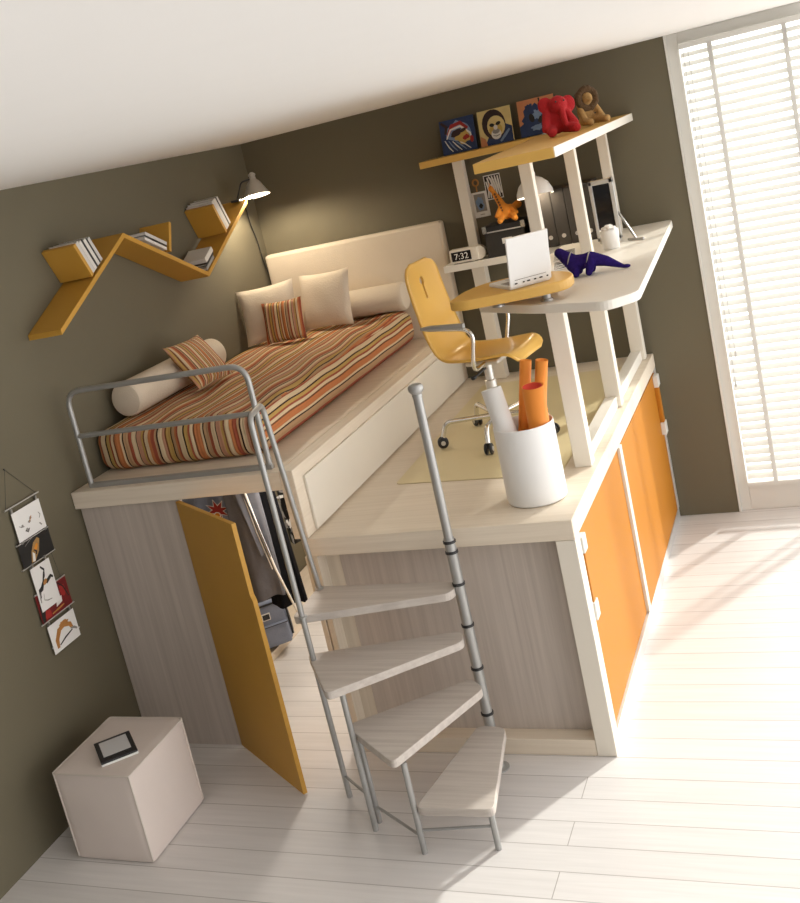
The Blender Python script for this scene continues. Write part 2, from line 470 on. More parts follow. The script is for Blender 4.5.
# ------------------------------------------------------------------ raised platform
pl = thing('raised_platform', 'low bleached wood podium cabinet with two orange sliding doors, carrying the desk', 'platform', (1.8, 1.3, 0))
top = MB().box((1.175, 0, .966), (XR, D - .004, H)).build('top', 'wood_x', pl, bevel=.004)
MB().box((2.285, .002, 0), (XR - .001, .085, .965)).build('corner_post', 'cream_lacquer', pl, bevel=.003)
MB().box((1.292, .085, .075), (2.284, .105, .965)).build('front_panel', 'panel_z', pl)
MB().box((1.226, .004, 0), (2.284, .104, .074)).build('plinth', 'wood_x', pl, bevel=.003)
lp = MB().box((1.165, .003, 0), (1.190, .105, .965)).box((1.196, .003, .0), (1.225, .106, .965))
lp.build('corner_post', 'wood_z', pl, bevel=.002)
MB().box((1.2255, .085, .075), (1.291, .104, .965)).build('front_panel', 'wood_z', pl)
MB().box((1.190, .106, 0), (1.206, 2.48, .965)).build('back_panel', 'wood_z', pl)
MB().box((XR - .05, .086, .0), (XR - .004, D - .01, .062)).build('bottom_track', 'alu', pl, bevel=.003)
MB().box((XR - .05, .086, .945), (XR - .012, D - .01, .965)).build('top_track', 'alu', pl, bevel=.003)
MB().box((XR - .05, 2.575, .063), (XR - .001, D - .005, .965)).build('corner_post', 'alu', pl, bevel=.003)
def sliding(y0, y1, dx, hy0, hy1):
    x1 = XR - .008 - dx
    d = MB().box((x1 - .018, y0, .063), (x1, y1, .944)).build('sliding_door', 'orange', pl, bevel=.002)
    return d, x1
d1, x1 = sliding(.09, 1.27, .012, 0, 0)
d2, x2 = sliding(1.245, 2.570, -.002 + .02 - .018, 0, 0)
MB().box((x2 - .018, 1.185, .063), (x2 + .003, 1.243, .944)).build('stile', 'cream_lacquer', d2, bevel=.002)
def handle(door, x, y0, y1):
    MB().box((x, y0, .62), (x + .022, y1, .90)).build('grip', 'orange', door, bevel=.003)
    for z0, z1 in ((.575, .65), (.87, .94)):
        MB().box((x, y0 - .012, z0), (x + .028, y1 + .012, z1)).build('grip_bracket', 'white_frame', door, bevel=.003)
handle(d1, x1, .098, .135)
handle(d2, x2, 2.50, 2.55)

# ------------------------------------------------------------------ spiral stair
st = thing('spiral_stair', 'small corner staircase of four pale wood treads on grey steel tubes', 'stairs', (1.7, -.3, 0))
px, py = 1.886, -.098
def rounded(pts, r):
    return [(q.x, q.y) for q in fillet([V((a, b, 0)) for a, b in pts], r, 5, closed=True)]
treads = [
    (.84, [(1.222, -.338), (1.868, -.165), (1.872, -.052), (1.218, -.034)]),
    (.648, [(1.448, -.615), (1.895, -.205), (1.860, -.115), (1.225, -.290)]),
    (.428, [(1.718, -.728), (1.930, -.190), (1.855, -.110), (1.425, -.480)]),
    (.21, [(1.745, -.690), (2.052, -.678), (1.962, -.125), (1.84, -.112)])]
for zt, pts in treads:
    q = rounded(pts, .035)
    MB().prism([(a, b, zt - .034) for a, b in q], (0, 0, .034)).build('tread', 'tread', st, bevel=.003)
nw = MB()
nw.tube([(px, py, 0), (px, py, 1.05)], .0225, 14); nw.tube([(px, py, 1.05), (px, py, 1.665)], .0185, 14)
nw.lathe([(.045, 0), (.045, .006), (.026, .012), (.024, .02)], (px, py, 0), seg=18)
np_ = nw.build('newel_pole', 'grey_metal', st, smooth=True)
MB().lathe([(.019, 0), (.021, .012), (.019, .016), (.030, .03), (.031, .045), (.024, .055), (.01, .058)], (px, py, 1.645), seg=18).build('knob', 'grey_metal', np_, smooth=True)
for zr in (.255, .465, .66, .845, .985, 1.03):
    MB().lathe([(.0235, 0), (.0265, .001), (.0265, .011), (.0235, .012)], (px, py, zr), seg=18).build('collar', 'black', np_)
legs = [((1.285, -.340), None), ((1.486, -.553), .613), ((1.482, -.500), .393), ((1.735, -.672), .393), ((2.016, -.622), .177)]
for i, ((x, y), zt) in enumerate(legs):
    if zt: MB().tube([(x, y, 0), (x, y, zt)], .0125, 10).build('leg', 'grey_metal', st, smooth=True)
r1, r2 = legs[0][0], (1.235, -.065)
hr = fillet([(*r1, 0), (*r1, 1.70), (r2[0] - .02, r2[1], 1.71), (*r2, 1.68 - .05), (*r2, .842)], .03, 5)
hr = fillet([(*r1, 0), (r1[0] - .02, r1[1], 1.715), (r2[0] - .045, r2[1] - .02, 1.70), (*r2, .842)], .05, 7)
MB().tube(hr, .0125, 12).build('handrail', 'grey_metal', st, smooth=True)
for q in (r1, r2): MB().lathe([(.0128, 0), (.020, 0), (.020, .006), (.0128, .008)], (q[0] - (.009 if q is r1 else 0), q[1], .841), seg=14).build('ferrule', 'grey_metal', st)
def brace(a, b, z): MB().tube([(*a, z), (*b, z)], .006, 8).build('brace', 'grey_metal', st, smooth=True)
brace(legs[2][0], legs[3][0], .075); brace(legs[3][0], legs[4][0], .10); brace(legs[0][0], legs[2][0], .10)

# ------------------------------------------------------------------ desk unit
dk = thing('desk', 'white desk on square cream posts with honey yellow overhead shelf and oval swivel top', 'desk', (2.2, 1.5, H))
def post(x0, y0, z0, z1, s=.076):
    MB().box((x0, y0, z0), (x0 + s, y0 + s, z1)).build('post', 'cream_lacquer', dk, bevel=.003)
post(2.264, .63, H + .001, 1.779); post(2.264, 1.53, H + .001, 1.779); post(2.264, 2.47, H + .001, 1.779)
post(2.284, 1.50, 1.821, 2.414, .054); post(2.28, 2.48, 1.821, 2.414, .054)
post(2.202, .90, 1.821, 2.414, .054)
post(1.415, 2.48, H + .001, 1.769, .08); post(1.425, 2.485, 1.813, 2.414, .062)
MB().box((2.262, .707, H + .001), (2.322, 1.529, H + .06)).build('floor_rail', 'white_lacquer', dk, bevel=.003)
MB().box((2.262, 1.607, H + .001), (2.322, 2.469, H + .06)).build('floor_rail', 'white_lacquer', dk, bevel=.003)
dt = rounded([(1.91, .82), (2.24, .56), (2.57, .385), (2.685, .50), (2.598, D - .004), (2.02, D - .004), (1.99, 1.6)], .05)
MB().prism([(a, b, 1.78) for a, b in dt], (0, 0, .04)).build('desk_top', 'white_lacquer', dk, bevel=.003)
MB().box((1.264, 2.41, 1.77), (2.018, D - .004, 1.812)).build('rear_shelf', 'white_lacquer', dk, bevel=.003)
ov = fillet([V((a, b, 0)) for a, b in ((1.885, .50), (1.96, .462), (2.10, .488), (2.29, .525), (2.395, .58), (2.40, .75), (2.28, .90), (2.12, .93), (1.97, .90), (1.89, .74))], .10, 5, closed=True)
oo = MB().prism([(q.x, q.y, 1.858) for q in ov], (0, 0, .044)).build('swivel_top', 'yellow', dk, bevel=.008)
for x, y in ((2.06, .66), (2.285, .62)):
    MB().lathe([(.028, 0), (.028, .008), (.02, .01), (.02, .030), (.03, .032), (.03, .037)], (x, y, 1.8205), seg=18).build('pivot', 'steel', oo, smooth=True)
# overhead shelf: rear board along the wall and a wedge reaching over the desk
rs = [(1.25, D - .22), (1.985, D - .22), (1.965, D - .004), (1.25, D - .004)]
MB().prism([(a, b, 2.416) for a, b in rs], (0, 0, .04)).build('overhead_shelf', 'yellow', dk, bevel=.003)
wd = [(2.125, .465), (2.466, .44), (2.474, D - .004), (1.967, D - .004)]
MB().prism([(a, b, 2.416) for a, b in wd], (0, 0, .042)).build('overhead_shelf', 'yellow', dk, bevel=.003)
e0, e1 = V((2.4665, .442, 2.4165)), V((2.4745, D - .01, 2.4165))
MB().prism([e0, e1, e1 + V((0, 0, .041)), e0 + V((0, 0, .041))], (.003, 0, 0)).build('sunlit_edge', 'cream_lacquer', dk)  # pale strip paints the sun's glare onto the yellow board's edge

# ------------------------------------------------------------------ zigzag wall shelf
zs = thing('zigzag_shelf', 'ochre zigzag bookshelf fixed to the dark wall above the bed', 'shelf', (0, 1.1, 2.1))
P0, P1, P2, P3 = V((0, .028, 2.125)), V((0, .727, 2.468)), V((0, 1.465, 2.122)), V((0, 2.144, 2.458))
def nrm(a, b): t = (b - a).normalized(); return t, V((0, -t.z, t.y))
SD, ST = .195, .024
t1, n1 = nrm(P0, P1); t2, n2 = nrm(P1, P2); t3, n3 = nrm(P2, P3)
def board(pts, name='board'):
    MB().prism([V((.002, q.y, q.z)) for q in pts], (SD, 0, 0)).build(name, 'ochre', zs, bevel=.0015)
up = V((0, 0, ST / t1.y))
board([P0, P1 - up * 0, P1 + up, P0 + up])
board([P1, P2, P2 + up, P1 + up])
board([P2, P3, P3 + up, P2 + up])
Q1, Q2, Q3 = V((0, .374, 2.309)) , V((0, 1.115, 2.31)), V((0, 1.785, 2.302))
def divider(Q, d, t):
    a = Q + V((0, 0, ST * 1.02)) ; 
    board([a, a + t * .022, a + t * .022 + d, a + d], 'divider')
divider(Q1, n1 * .185, t1)
divider(Q2, V((0, .42, .9)).normalized() * .165, t2)
divider(Q3, n3 * .195, t3)

# ------------------------------------------------------------------ books on the zigzag shelf
BK = {}
for nme, c in dict(white=(.72, .69, .64), cream=(.60, .55, .46), dark=(.03, .028, .027), grey=(.32, .31, .29), pale=(.62, .60, .57)).items():
    BK[nme] = plain('book cover ' + nme, c, .55, noise=.05)
def book(o0, ax, ay, az, sx, sy, sz, cover, label, group):
    """o0 = corner; ax depth from the wall, ay thickness, az height; cover round a paper block"""
    ax, ay, az = V(ax), V(ay), V(az)
    def P(a, b, c): return o0 + ax * a + ay * b + az * c
    def hexa(mb, a0, a1, b0, b1, c0, c1):
        vs = [mb.bm.verts.new(P(a, b, c)) for a in (a0, a1) for b in (b0, b1) for c in (c0, c1)]
        for f in ((0, 1, 3, 2), (4, 6, 7, 5), (0, 4, 5, 1), (2, 3, 7, 6), (0, 2, 6, 4), (1, 5, 7, 3)): mb.bm.faces.new([vs[i] for i in f])
    r = thing('book', label, 'book', tuple(o0), 0, group)
    m = MB(); c = .0022
    hexa(m, 0, sx, 0, c, 0, sz); hexa(m, 0, sx, sy - c, sy, 0, sz); hexa(m, sx - c, sx, c, sy - c, 0, sz)
    m.build('cover', BK[cover], r)
    m = MB(); hexa(m, .004, sx - c - .0005, c + .0003, sy - c - .0003, .003, sz - .004)
    m.build('pages', 'paper', r)
X = V((1, 0, 0))
def run(start, t, n, items, gap=.0015, x0=.012):
    s = 0
    for (th, dp, ht, cv, lab, grp) in items:
        book(start + t * s + X * (SD - dp - .006) + n * .001, X, t, n, dp, th, ht, cv, lab, grp)
        s += th + gap
base1 = Q1 + V((0, 0, ST * 1.02)) + t1 * .0235
G1 = 'books leaning in the lowest notch of the zigzag shelf'
run(base1, t1, n1, [
    (.030, .175, .175, 'pale', 'thick pale book against the divider of the shelf notch nearest the tail', G1),
    (.022, .165, .165, 'white', 'white book, second from the divider in the shelf notch nearest the tail', G1),
    (.012, .165, .160, 'dark', 'thin black book between white ones in the shelf notch nearest the tail', G1),
    (.022, .16, .150, 'white', 'white book after the thin black one in the shelf notch nearest the tail', G1),
    (.010, .16, .145, 'dark', 'thin black book, last but one in the shelf notch nearest the tail', G1),
    (.020, .155, .135, 'pale', 'short pale book, last of the row in the shelf notch nearest the tail', G1)])
base3 = Q3 + V((0, 0, ST * 1.02)) + t3 * .0235
G3 = 'books in the upper notch of the zigzag shelf beside the lamp'
run(base3, t3, n3, [
    (.030, .18, .205, 'pale', 'tall pale book against the divider of the shelf notch beside the lamp', G3),
    (.026, .175, .20, 'white', 'white book, second from the divider in the shelf notch beside the lamp', G3),
    (.012, .17, .195, 'dark', 'thin black book in the shelf notch beside the lamp', G3),
    (.016, .165, .19, 'white', 'thin white book, last in the shelf notch beside the lamp', G3)])
# flat stack on the falling board, resting against the middle divider
sb = Q2 + V((0, 0, ST * 1.02)) - t2 * .008
G2 = 'books lying flat on the falling board of the zigzag shelf'
s = .001
for th, dp, ln, cv, lab in ((.016, .16, .21, 'white', 'white book lying lowest in the flat stack on the falling shelf board'),
                            (.010, .155, .20, 'dark', 'thin black book in the middle of the flat stack on the falling shelf board'),
                            (.018, .15, .20, 'pale', 'pale book lying topmost in the flat stack on the falling shelf board')):
    book(sb + n2 * s + X * (SD - dp - .006) - t2 * .004 - n2 * .0, X, n2, -t2, dp, th, ln, cv, lab, G2)
    s += th + .001
# leaning pair in the valley
vb_ = P2 + up + n3 * .003 + t3 * .012
G4 = 'books leaning in the valley of the zigzag shelf'
s = 0
for th, dp, ln, cv, lab in ((.018, .15, .125, 'grey', 'grey book flat against the rising board in the shelf valley'),
                            (.012, .15, .120, 'dark', 'thin black book in the middle of the three in the shelf valley'),
                            (.030, .155, .118, 'white', 'thick white book, outermost of the three in the shelf valley')):
    book(vb_ + n3 * s + X * (SD - dp - .006) + t3 * (s * .97), X, n3, t3, dp, th, ln, cv, lab, G4)
    s += th + .0015

# ------------------------------------------------------------------ clamp lamp on the shelf tip
lp_ = thing('clamp_lamp', 'satin metal cone lamp clamped to the end of the zigzag shelf', 'lamp', (.15, 2.13, 2.47))
sc = V((.235, 2.215, 2.488)); tl = V((-.08, .15, 1)).to_track_quat('Z', 'Y').to_matrix()
sh = MB().lathe([(.086, 0), (.081, .007), (.060, .048), (.040, .085), (.024, .100), (.0225, .098), (.038, .083), (.058, .047), (.079, .007), (.0845, -.0005)], sc, tl, 28, closed=True)
sh.build('lamp_shade', 'shade', lp_, smooth=True)
MB().lathe([(.024, .099), (.021, .104), (.019, .125), (.023, .127), (.023, .137), (.014, .142), (.010, .148)], sc, tl, 18).build('socket', 'shade', lp_, smooth=True)
MB().lathe([(.008, .097), (.010, .09), (.019, .078), (.022, .066), (.018, .052), (.008, .046)], sc, tl, 14).build('bulb', 'bulb', lp_, smooth=True)
MB().tube(fillet([sc + tl @ V((-.018, -.012, .115)), (.17, 2.175, 2.59), (.15, 2.115, 2.50)], .02), .005, 8).build('arm', 'black', lp_, smooth=True)
MB().box((.115, 2.085, 2.4805), (.175, 2.142, 2.494), ).build('clamp', 'black', lp_, bevel=.003)
MB().tube(fillet([(.15, 2.14, 2.49), (.06, 2.20, 2.44), (.012, 2.46, 2.43), (.010, 2.47, 2.31), (.010, 2.51, 2.20), (.012, 2.522, 2.05), (.012, 2.58, 1.88)], .05), .0035, 6).build('cord', 'black', lp_, smooth=True)
ld = bpy.data.lights.new('clamp_lamp_light', 'POINT'); ld.energy = 17; ld.color = (1, .86, .66); ld.shadow_soft_size = .018
lo = bpy.data.objects.new('clamp_lamp_light', ld); col.objects.link(lo); lo.location = sc + tl @ V((0, 0, .028))

# ------------------------------------------------------------------ bedding
def soft_box(lo, hi, r, nx, ny, nz, fn):
    """rounded box with a subdivided surface; fn moves points"""
    m = MB(); lo, hi = V(lo), V(hi); c = (lo + hi) / 2; h = (hi - lo) / 2
    def add(face_axis, sgn, na, nb):
        a, b = [i for i in range(3) if i != face_axis]
        rows = []
        for i in range(na + 1):
            row = []
            for j in range(nb + 1):
                q = V((0, 0, 0)); q[face_axis] = sgn * h[face_axis]
                def sp(k, n, hh):  # denser near the borders
                    u = 2 * k / n - 1; return hh * (math.sin(u * PI / 2) * .35 + u * .65)
                q[a] = sp(i, na, h[a]); q[b] = sp(j, nb, h[b])
                inner = V([max(-(h[k] - r), min(h[k] - r, q[k])) for k in range(3)])
                d = q - inner
                if d.length > 1e-9: q = inner + d.normalized() * r
                row.append(fn(q + c))
            rows.append(row)
        m.grid(rows)
    N = (nx, ny, nz)
    for ax in range(3):
        a, b = [i for i in range(3) if i != ax]
        for s in (-1, 1): add(ax, s, N[a], N[b])
    return m
mx0, mx1, my0, my1, mz1 = .006, .972, .258, 2.515, 1.582
def mfn(q):
    wob = .006 * math.sin(q.x * 9 + q.y * 5) * math.sin(q.y * 6.3) + .004 * math.sin(q.x * 23 + q.y * 11)
    k = max(0, (q.z - HB) / .2)
    side = .008 * math.sin(q.y * 14) * k * (1 if q.x > .9 else 0)
    return V((q.x + side, q.y + .006 * math.sin(q.x * 31) * (1 if q.y < .5 else 0), max(HB + .001, q.z + wob * k)))
def muv(q, n):
    if n.x > .6: return (q.x + (mz1 - q.z), q.y)
    return (q.x + .02 * math.sin(q.y * 2.1), q.y)
mt = soft_box((mx0, my0, HB + .001), (mx1, my1, mz1), .068, 40, 60, 12, mfn)
mo = mt.build('mattress', 'stripe', None, smooth=True, weld=.0008, uv=muv, origin=(.5, 1.43, HB))
tag(mo, 'thick mattress in a red, cream and black striped cover on the bed platform', 'mattress')
def bolster(a, b, r, name, label, grp):
    a, b = V(a), V(b); ax = (b - a).normalized(); L = (b - a).length
    q = ax.to_track_quat('Z', 'Y').to_matrix()
    prof = [(.02, -.004), (r * .55, -.003), (r * .90, .004), (r * .985, .016), (r, .04)] + [(r * (1 - .018 * math.sin(k * PI / 8)), .04 + (L - .08) * k / 8) for k in range(1, 8)] + [(r, L - .04), (r * .985, L - .016), (r * .9, L - .004), (r * .55, L + .003), (.02, L + .004)]
    o = MB().lathe(prof, a, q, 32).build(name, 'cream_fabric', None, smooth=True, origin=tuple((a + b) / 2 - V((0, 0, r))))
    return tag(o, label, 'cushion', grp)
bolster((.118, .47, 1.683), (.118, 1.43, 1.683), .092, 'bolster', 'long cream bolster lying along the dark wall by the bed foot', 'cream bolsters')
bolster((.44, 2.42, 1.678), (.985, 2.42, 1.678), .090, 'bolster', 'cream bolster lying along the headboard at the bed\'s open side', 'cream bolsters')
def pillow(name, centre, w, h, t, right, upv, mat, label, grp, uvs=None):
    right, upv = V(right).normalized(), V(upv).normalized(); nn = right.cross(upv).normalized(); upv = nn.cross(right)
    m = MB(); n = 18; c = V(centre)
    def pt(u, v, s):
        # corners stay pointed, edges pull in
        pu = u * (1 - .07 * (1 - abs(v) ** 2.2) * abs(u) ** 3); pv = v * (1 - .07 * (1 - abs(u) ** 2.2) * abs(v) ** 3)
        th = t * ((1 - abs(u) ** 2.6) * (1 - abs(v) ** 2.6)) ** .55
        th += .004 * math.sin(u * 7 + v * 3) * (1 - u * u) * (1 - v * v)
        return c + right * pu * w / 2 + upv * pv * h / 2 + nn * s * th / 2
    for s in (-1, 1):
        m.grid([[pt(-1 + 2 * i / n, -1 + 2 * j / n, s) for j in range(n + 1)] for i in range(n + 1)])
    o = m.build(name, mat, None, smooth=True, weld=.0006, uv=(lambda q, nr: ((q + c - V(centre)).dot(right) + 1, q.dot(upv))) if mat.startswith('stripe') else None, origin=tuple(c - upv * h / 2))
    return tag(o, label, 'cushion', grp)
CP, SP = 'square cream pillows', 'small striped cushions'
pillow('pillow', (.195, 2.09, 1.765), .37, .36, .11, (1, .42, .02), (-.06, .28, 1), 'cream_fabric', 'cream square pillow in the wall corner, behind the striped cushion', CP)
pillow('pillow', (.53, 2.225, 1.766), .36, .36, .10, (1, -.05, 0), (.03, .28, 1), 'cream_fabric', 'cream square pillow leaning in front of the headboard bolster', CP)
pillow('pillow', (.335, 1.975, 1.718), .27, .26, .08, (1, .12, 0), (.03, .25, 1), 'stripe_small', 'small striped cushion leaning against the two cream pillows', SP)
pillow('pillow', (.27, 1.0, 1.728), .33, .30, .10, (.10, 1, -.02), (-.62, .0, .85), 'stripe_small', 'small striped cushion leaning on the long bolster at the bed foot', SP)

# ------------------------------------------------------------------ pouf and tablet
pf = thing('pouf', 'off white upholstered cube pouf on the floor by the dark wall', 'pouf', (.40, -.635, 0))
def pfn(q):
    c = V((.40, -.635, .21))
    d = q - c
    bul = .010 * math.cos(min(1, abs(d.x) / .2) * PI / 2) * math.cos(min(1, abs(d.z) / .21) * PI / 2)
    q = q + V((0, math.copysign(bul, d.y), 0))
    bul = .010 * math.cos(min(1, abs(d.y) / .22) * PI / 2) * math.cos(min(1, abs(d.z) / .21) * PI / 2)
    q = q + V((math.copysign(bul, d.x), 0, 0))
    return q
soft_box((.207, -.857, .001), (.597, -.417, .42), .014, 14, 14, 14, pfn).build('body', 'pouf', pf, smooth=True, weld=.0006)
sm = MB()
a0, a1, b0, b1 = .205, .599, -.859, -.415
sm.tube(fillet([(a0, b0, .414), (a1, b0, .414), (a1, b1, .414), (a0, b1, .414)], .012, 3, True), .0042, 6, closed=True)
for x, y in ((a0, b0), (a1, b0), (a1, b1), (a0, b1)):
    sm.tube([(x + (.005 if x < .4 else -.005), y + (.005 if y < -.6 else -.005), .012), (x + (.004 if x < .4 else -.004), y + (.004 if y < -.6 else -.004), .41)], .004, 6)
sm.build('piping', 'seam', pf, smooth=True)
tb = thing('tablet', 'black framed tablet with pale screen lying on the pouf', 'tablet', (.425, -.685, .42), math.radians(-46))
MB().box((-.100, -.080, .0005), (.100, .080, .010)).build('back_cover', 'white', tb, local=True, bevel=.003)
MB().box((-.100, -.080, .0102), (.100, .080, .020)).build('body', 'black', tb, local=True, bevel=.003)
MB().box((-.078, -.060, .0202), (.060, .060, .0212)).build('screen', 'lcd', tb, local=True)
for k in range(3):
    MB().lathe([(.007, .0202), (.007, .022), (.005, .0225)], (.080, -.035 + k * .035, 0), seg=12).build('button', 'dark', tb, local=True)

# ------------------------------------------------------------------ floor mat on the platform
mt_ = MB().prism([(a, b, H + .001) for a, b in rounded([(1.40, .625), (2.215, .56), (2.235, 2.36), (1.375, 2.36)], .03)], (0, 0, .003)).build('chair_mat', 'mat', None, origin=(1.8, 1.4, H))
tag(mt_, 'thin pale yellow mat under the yellow swivel chair', 'mat')

# ------------------------------------------------------------------ swivel chair (faces +x locally)
ch = thing('swivel_chair', 'yellow moulded swivel chair with keyhole back and chrome arms at the desk', 'chair', (1.775, 1.24, H + .0045), math.radians(-7))
for k in range(5):
    a = 2 * PI * k / 5 + math.radians(-8)
    ca, sa = math.cos(a), math.sin(a)
    path = fillet([(.02 * ca, .02 * sa, .115), (.27 * ca, .27 * sa, .13), (.295 * ca, .295 * sa, .055)], .07, 8)
    lg = MB().tube(path, .0125, 10).build('base_leg', 'chrome', ch, smooth=True, local=True)
    cs = MB()
    cx, cy = .30 * ca, .30 * sa
    tq = V((-sa, ca, 0)).to_track_quat('Z', 'Y').to_matrix()
    for s in (-1, 1):
        cs.lathe([(.008, -.007), (.024, -.007), (.028, -.004), (.028, .004), (.024, .007), (.008, .007)], V((cx, cy, .0285)) + V((-sa, ca, 0)) * s * .013, tq, 18)
    cs.box((cx - .010, cy - .010, .03), (cx + .010, cy + .010, .060))
    cso = cs.build('caster', 'black', lg, smooth=True, local=True)
    for s in (-1, 1): MB().lathe([(.012, -.002), (.012, .002)], V((cx, cy, .0285)) + V((-sa, ca, 0)) * s * .0205, tq, 14).build('hubcap', 'alu', lg, local=True)
MB().lathe([(.035, .095), (.038, .11), (.036, .15), (.030, .16)], seg=20).lathe([(.028, .16), (.028, .30), (.022, .305), (.022, .40)], seg=20).build('column', 'alu', ch, smooth=True, local=True)
MB().box((-.09, -.07, .392), (.09, .07, .418)).build('seat_mount', 'alu', ch, local=True, bevel=.01)
MB().tube([(.0, -.03, .37), (.0, -.17, .365)], .006, 8).lathe([(.010, 0), (.010, .03)], (.0, -.17, .365), V((0, -1, 0)).to_track_quat('Z', 'Y').to_matrix(), 10).build('lever', 'black', ch, smooth=True, local=True)
prof = fillet([(.235, 0, .405), (.205, 0, .452), (.0, 0, .436), (-.175, 0, .446), (-.225, 0, .60), (-.262, 0, .80), (-.278, 0, .955)], .075, 8)
# resample by length
cum = [0]
for i in range(1, len(prof)): cum.append(cum[-1] + (prof[i] - prof[i - 1]).length)
def at_len(s):
    for i in range(1, len(cum)):
        if s <= cum[i] + 1e-9:
            f = (s - cum[i - 1]) / max(1e-9, cum[i] - cum[i - 1]); return prof[i - 1].lerp(prof[i], f)
    return prof[-1]
NS, NW = 64, 20
Lt = cum[-1]; rows = []
for i in range(NS + 1):
    s = Lt * i / NS
    p_ = at_len(s); f = s / Lt
    hw = .205 - .012 * math.exp(-((f - .47) / .10) ** 2) - .025 * max(0, (f - .55) / .45)
    d = min(s, Lt - s); R = .07 if s < Lt / 2 else .085
    if d < R: hw -= R * (1 - math.sqrt(max(0, 1 - (1 - d / R) ** 2)))
    row = []
    for j in range(NW + 1):
        v = -1 + 2 * j / NW
        dish = .018 * v * v
        tdir = (at_len(min(Lt, s + .01)) - at_len(max(0, s - .01))).normalized()
        nrmv = V((tdir.z, 0, -tdir.x))
        if nrmv.x < 0 and f > .6: nrmv = -nrmv
        if f <= .6 and nrmv.z < 0: nrmv = -nrmv
        row.append(p_ + V((0, v * hw, 0)) + nrmv * dish)
    rows.append(row)
shell = MB().grid(rows).build('shell', 'chair_yellow', ch, smooth=True, local=True)
k = shell.modifiers.new('solid', 'SOLIDIFY'); k.thickness = .013; k.offset = 0
kb = MB().lathe([(.022, -.1), (.022, .1)], (-.268, .0, .855), V((1, 0, 0)).to_track_quat('Z', 'Y').to_matrix(), 20).box((-.36, -.008, .765), (-.17, .008, .845))
cut = kb.build('cutter', 'black', None)
cut.matrix_world = rootmat(ch)
shell.matrix_world = rootmat(ch)
bo = shell.modifiers.new('cut', 'BOOLEAN'); bo.operation = 'DIFFERENCE'; bo.object = cut; bo.solver = 'EXACT'; bo.use_self = True
bpy.context.view_layer.update()
dg = bpy.context.evaluated_depsgraph_get()
me2 = bpy.data.meshes.new_from_object(shell.evaluated_get(dg), depsgraph=dg)
shell.modifiers.clear(); shell.data = me2
bpy.data.objects.remove(cut)
shell.parent = ch; shell.matrix_parent_inverse = Matrix.Identity(4); shell.matrix_basis = Matrix.Identity(4)
for s in (-1, 1):
    pth = fillet([(.02, s * .075, .405), (.02, s * .225, .400), (.075, s * .245, .62), (-.16, s * .245, .645)], .07, 8)
    ar = MB().tube(pth, .0105, 10).build('armrest', 'chrome', ch, smooth=True, local=True)
    MB().tube([(-.20, s * .245, .652), (-.15, s * .245, .649), (.03, s * .245, .640)], [.008, .0155, .0155], 10).build('arm_pad', 'grey_metal', ar, smooth=True, local=True)

# ------------------------------------------------------------------ paper bin and rolls
bn = thing('paper_bin', 'white cylindrical bin full of paper rolls on the platform edge', 'bin', (2.17, .285, H))
MB().lathe([(.03, .001), (.118, .001), (.124, .006), (.126, .02), (.126, .335), (.1235, .337), (.121, .335), (.120, .02), (.115, .012), (.03, .012)], (2.17, .285, H), seg=40).build('body', 'white', bn, smooth=True)
def roll(a, b, r0, mat, label, inner=None, turns=1.35):
    a, b = V(a), V(b); L = (b - a).length; q = (b - a).to_track_quat('Z', 'Y').to_matrix()
    t = thing('paper_roll', label, 'paper roll', tuple(a), 0, 'paper rolls in the bin')
    m = MB(); n = 44
    def pt(k, z):
        th = turns * 2 * PI * k / n; r = r0 * (.86 + .14 * k / n)
        return a + q @ V((r * math.cos(th), r * math.sin(th), z))
    m.grid([[pt(k, z) for k in range(n + 1)] for z in (0, L)])
    m.build('sheet', mat, t, smooth=True, solid=.0012)
    if inner:
        m = MB(); m.grid([[a + q @ V((r0 * .84 * math.cos(2 * PI * k / 24), r0 * .84 * math.sin(2 * PI * k / 24), z)) for k in range(25)] for z in (L * .3, L * .999)])
        m.build('inner_face', inner, t, smooth=True, solid=.0008)
c0 = V((2.17, .285, H + .02))
roll((2.150, .222, H + .05), (2.068, .275, H + .50), .044, 'paper', 'white paper roll leaning out of the bin toward the chair')
roll((2.225, .300, H + .03), (2.247, .255, H + .495), .047, 'orange_paper', 'wide orange paper roll with red inside standing in the bin', 'red_paper')
roll((2.160, .360, H + .03), (2.282, .352, H + .575), .026, 'orange_paper', 'tall narrow orange paper roll at the bin\'s far rim')
roll((2.100, .340, H + .03), (2.205, .390, H + .575), .025, 'orange_paper', 'narrow orange paper roll standing behind the wide orange one in the bin')
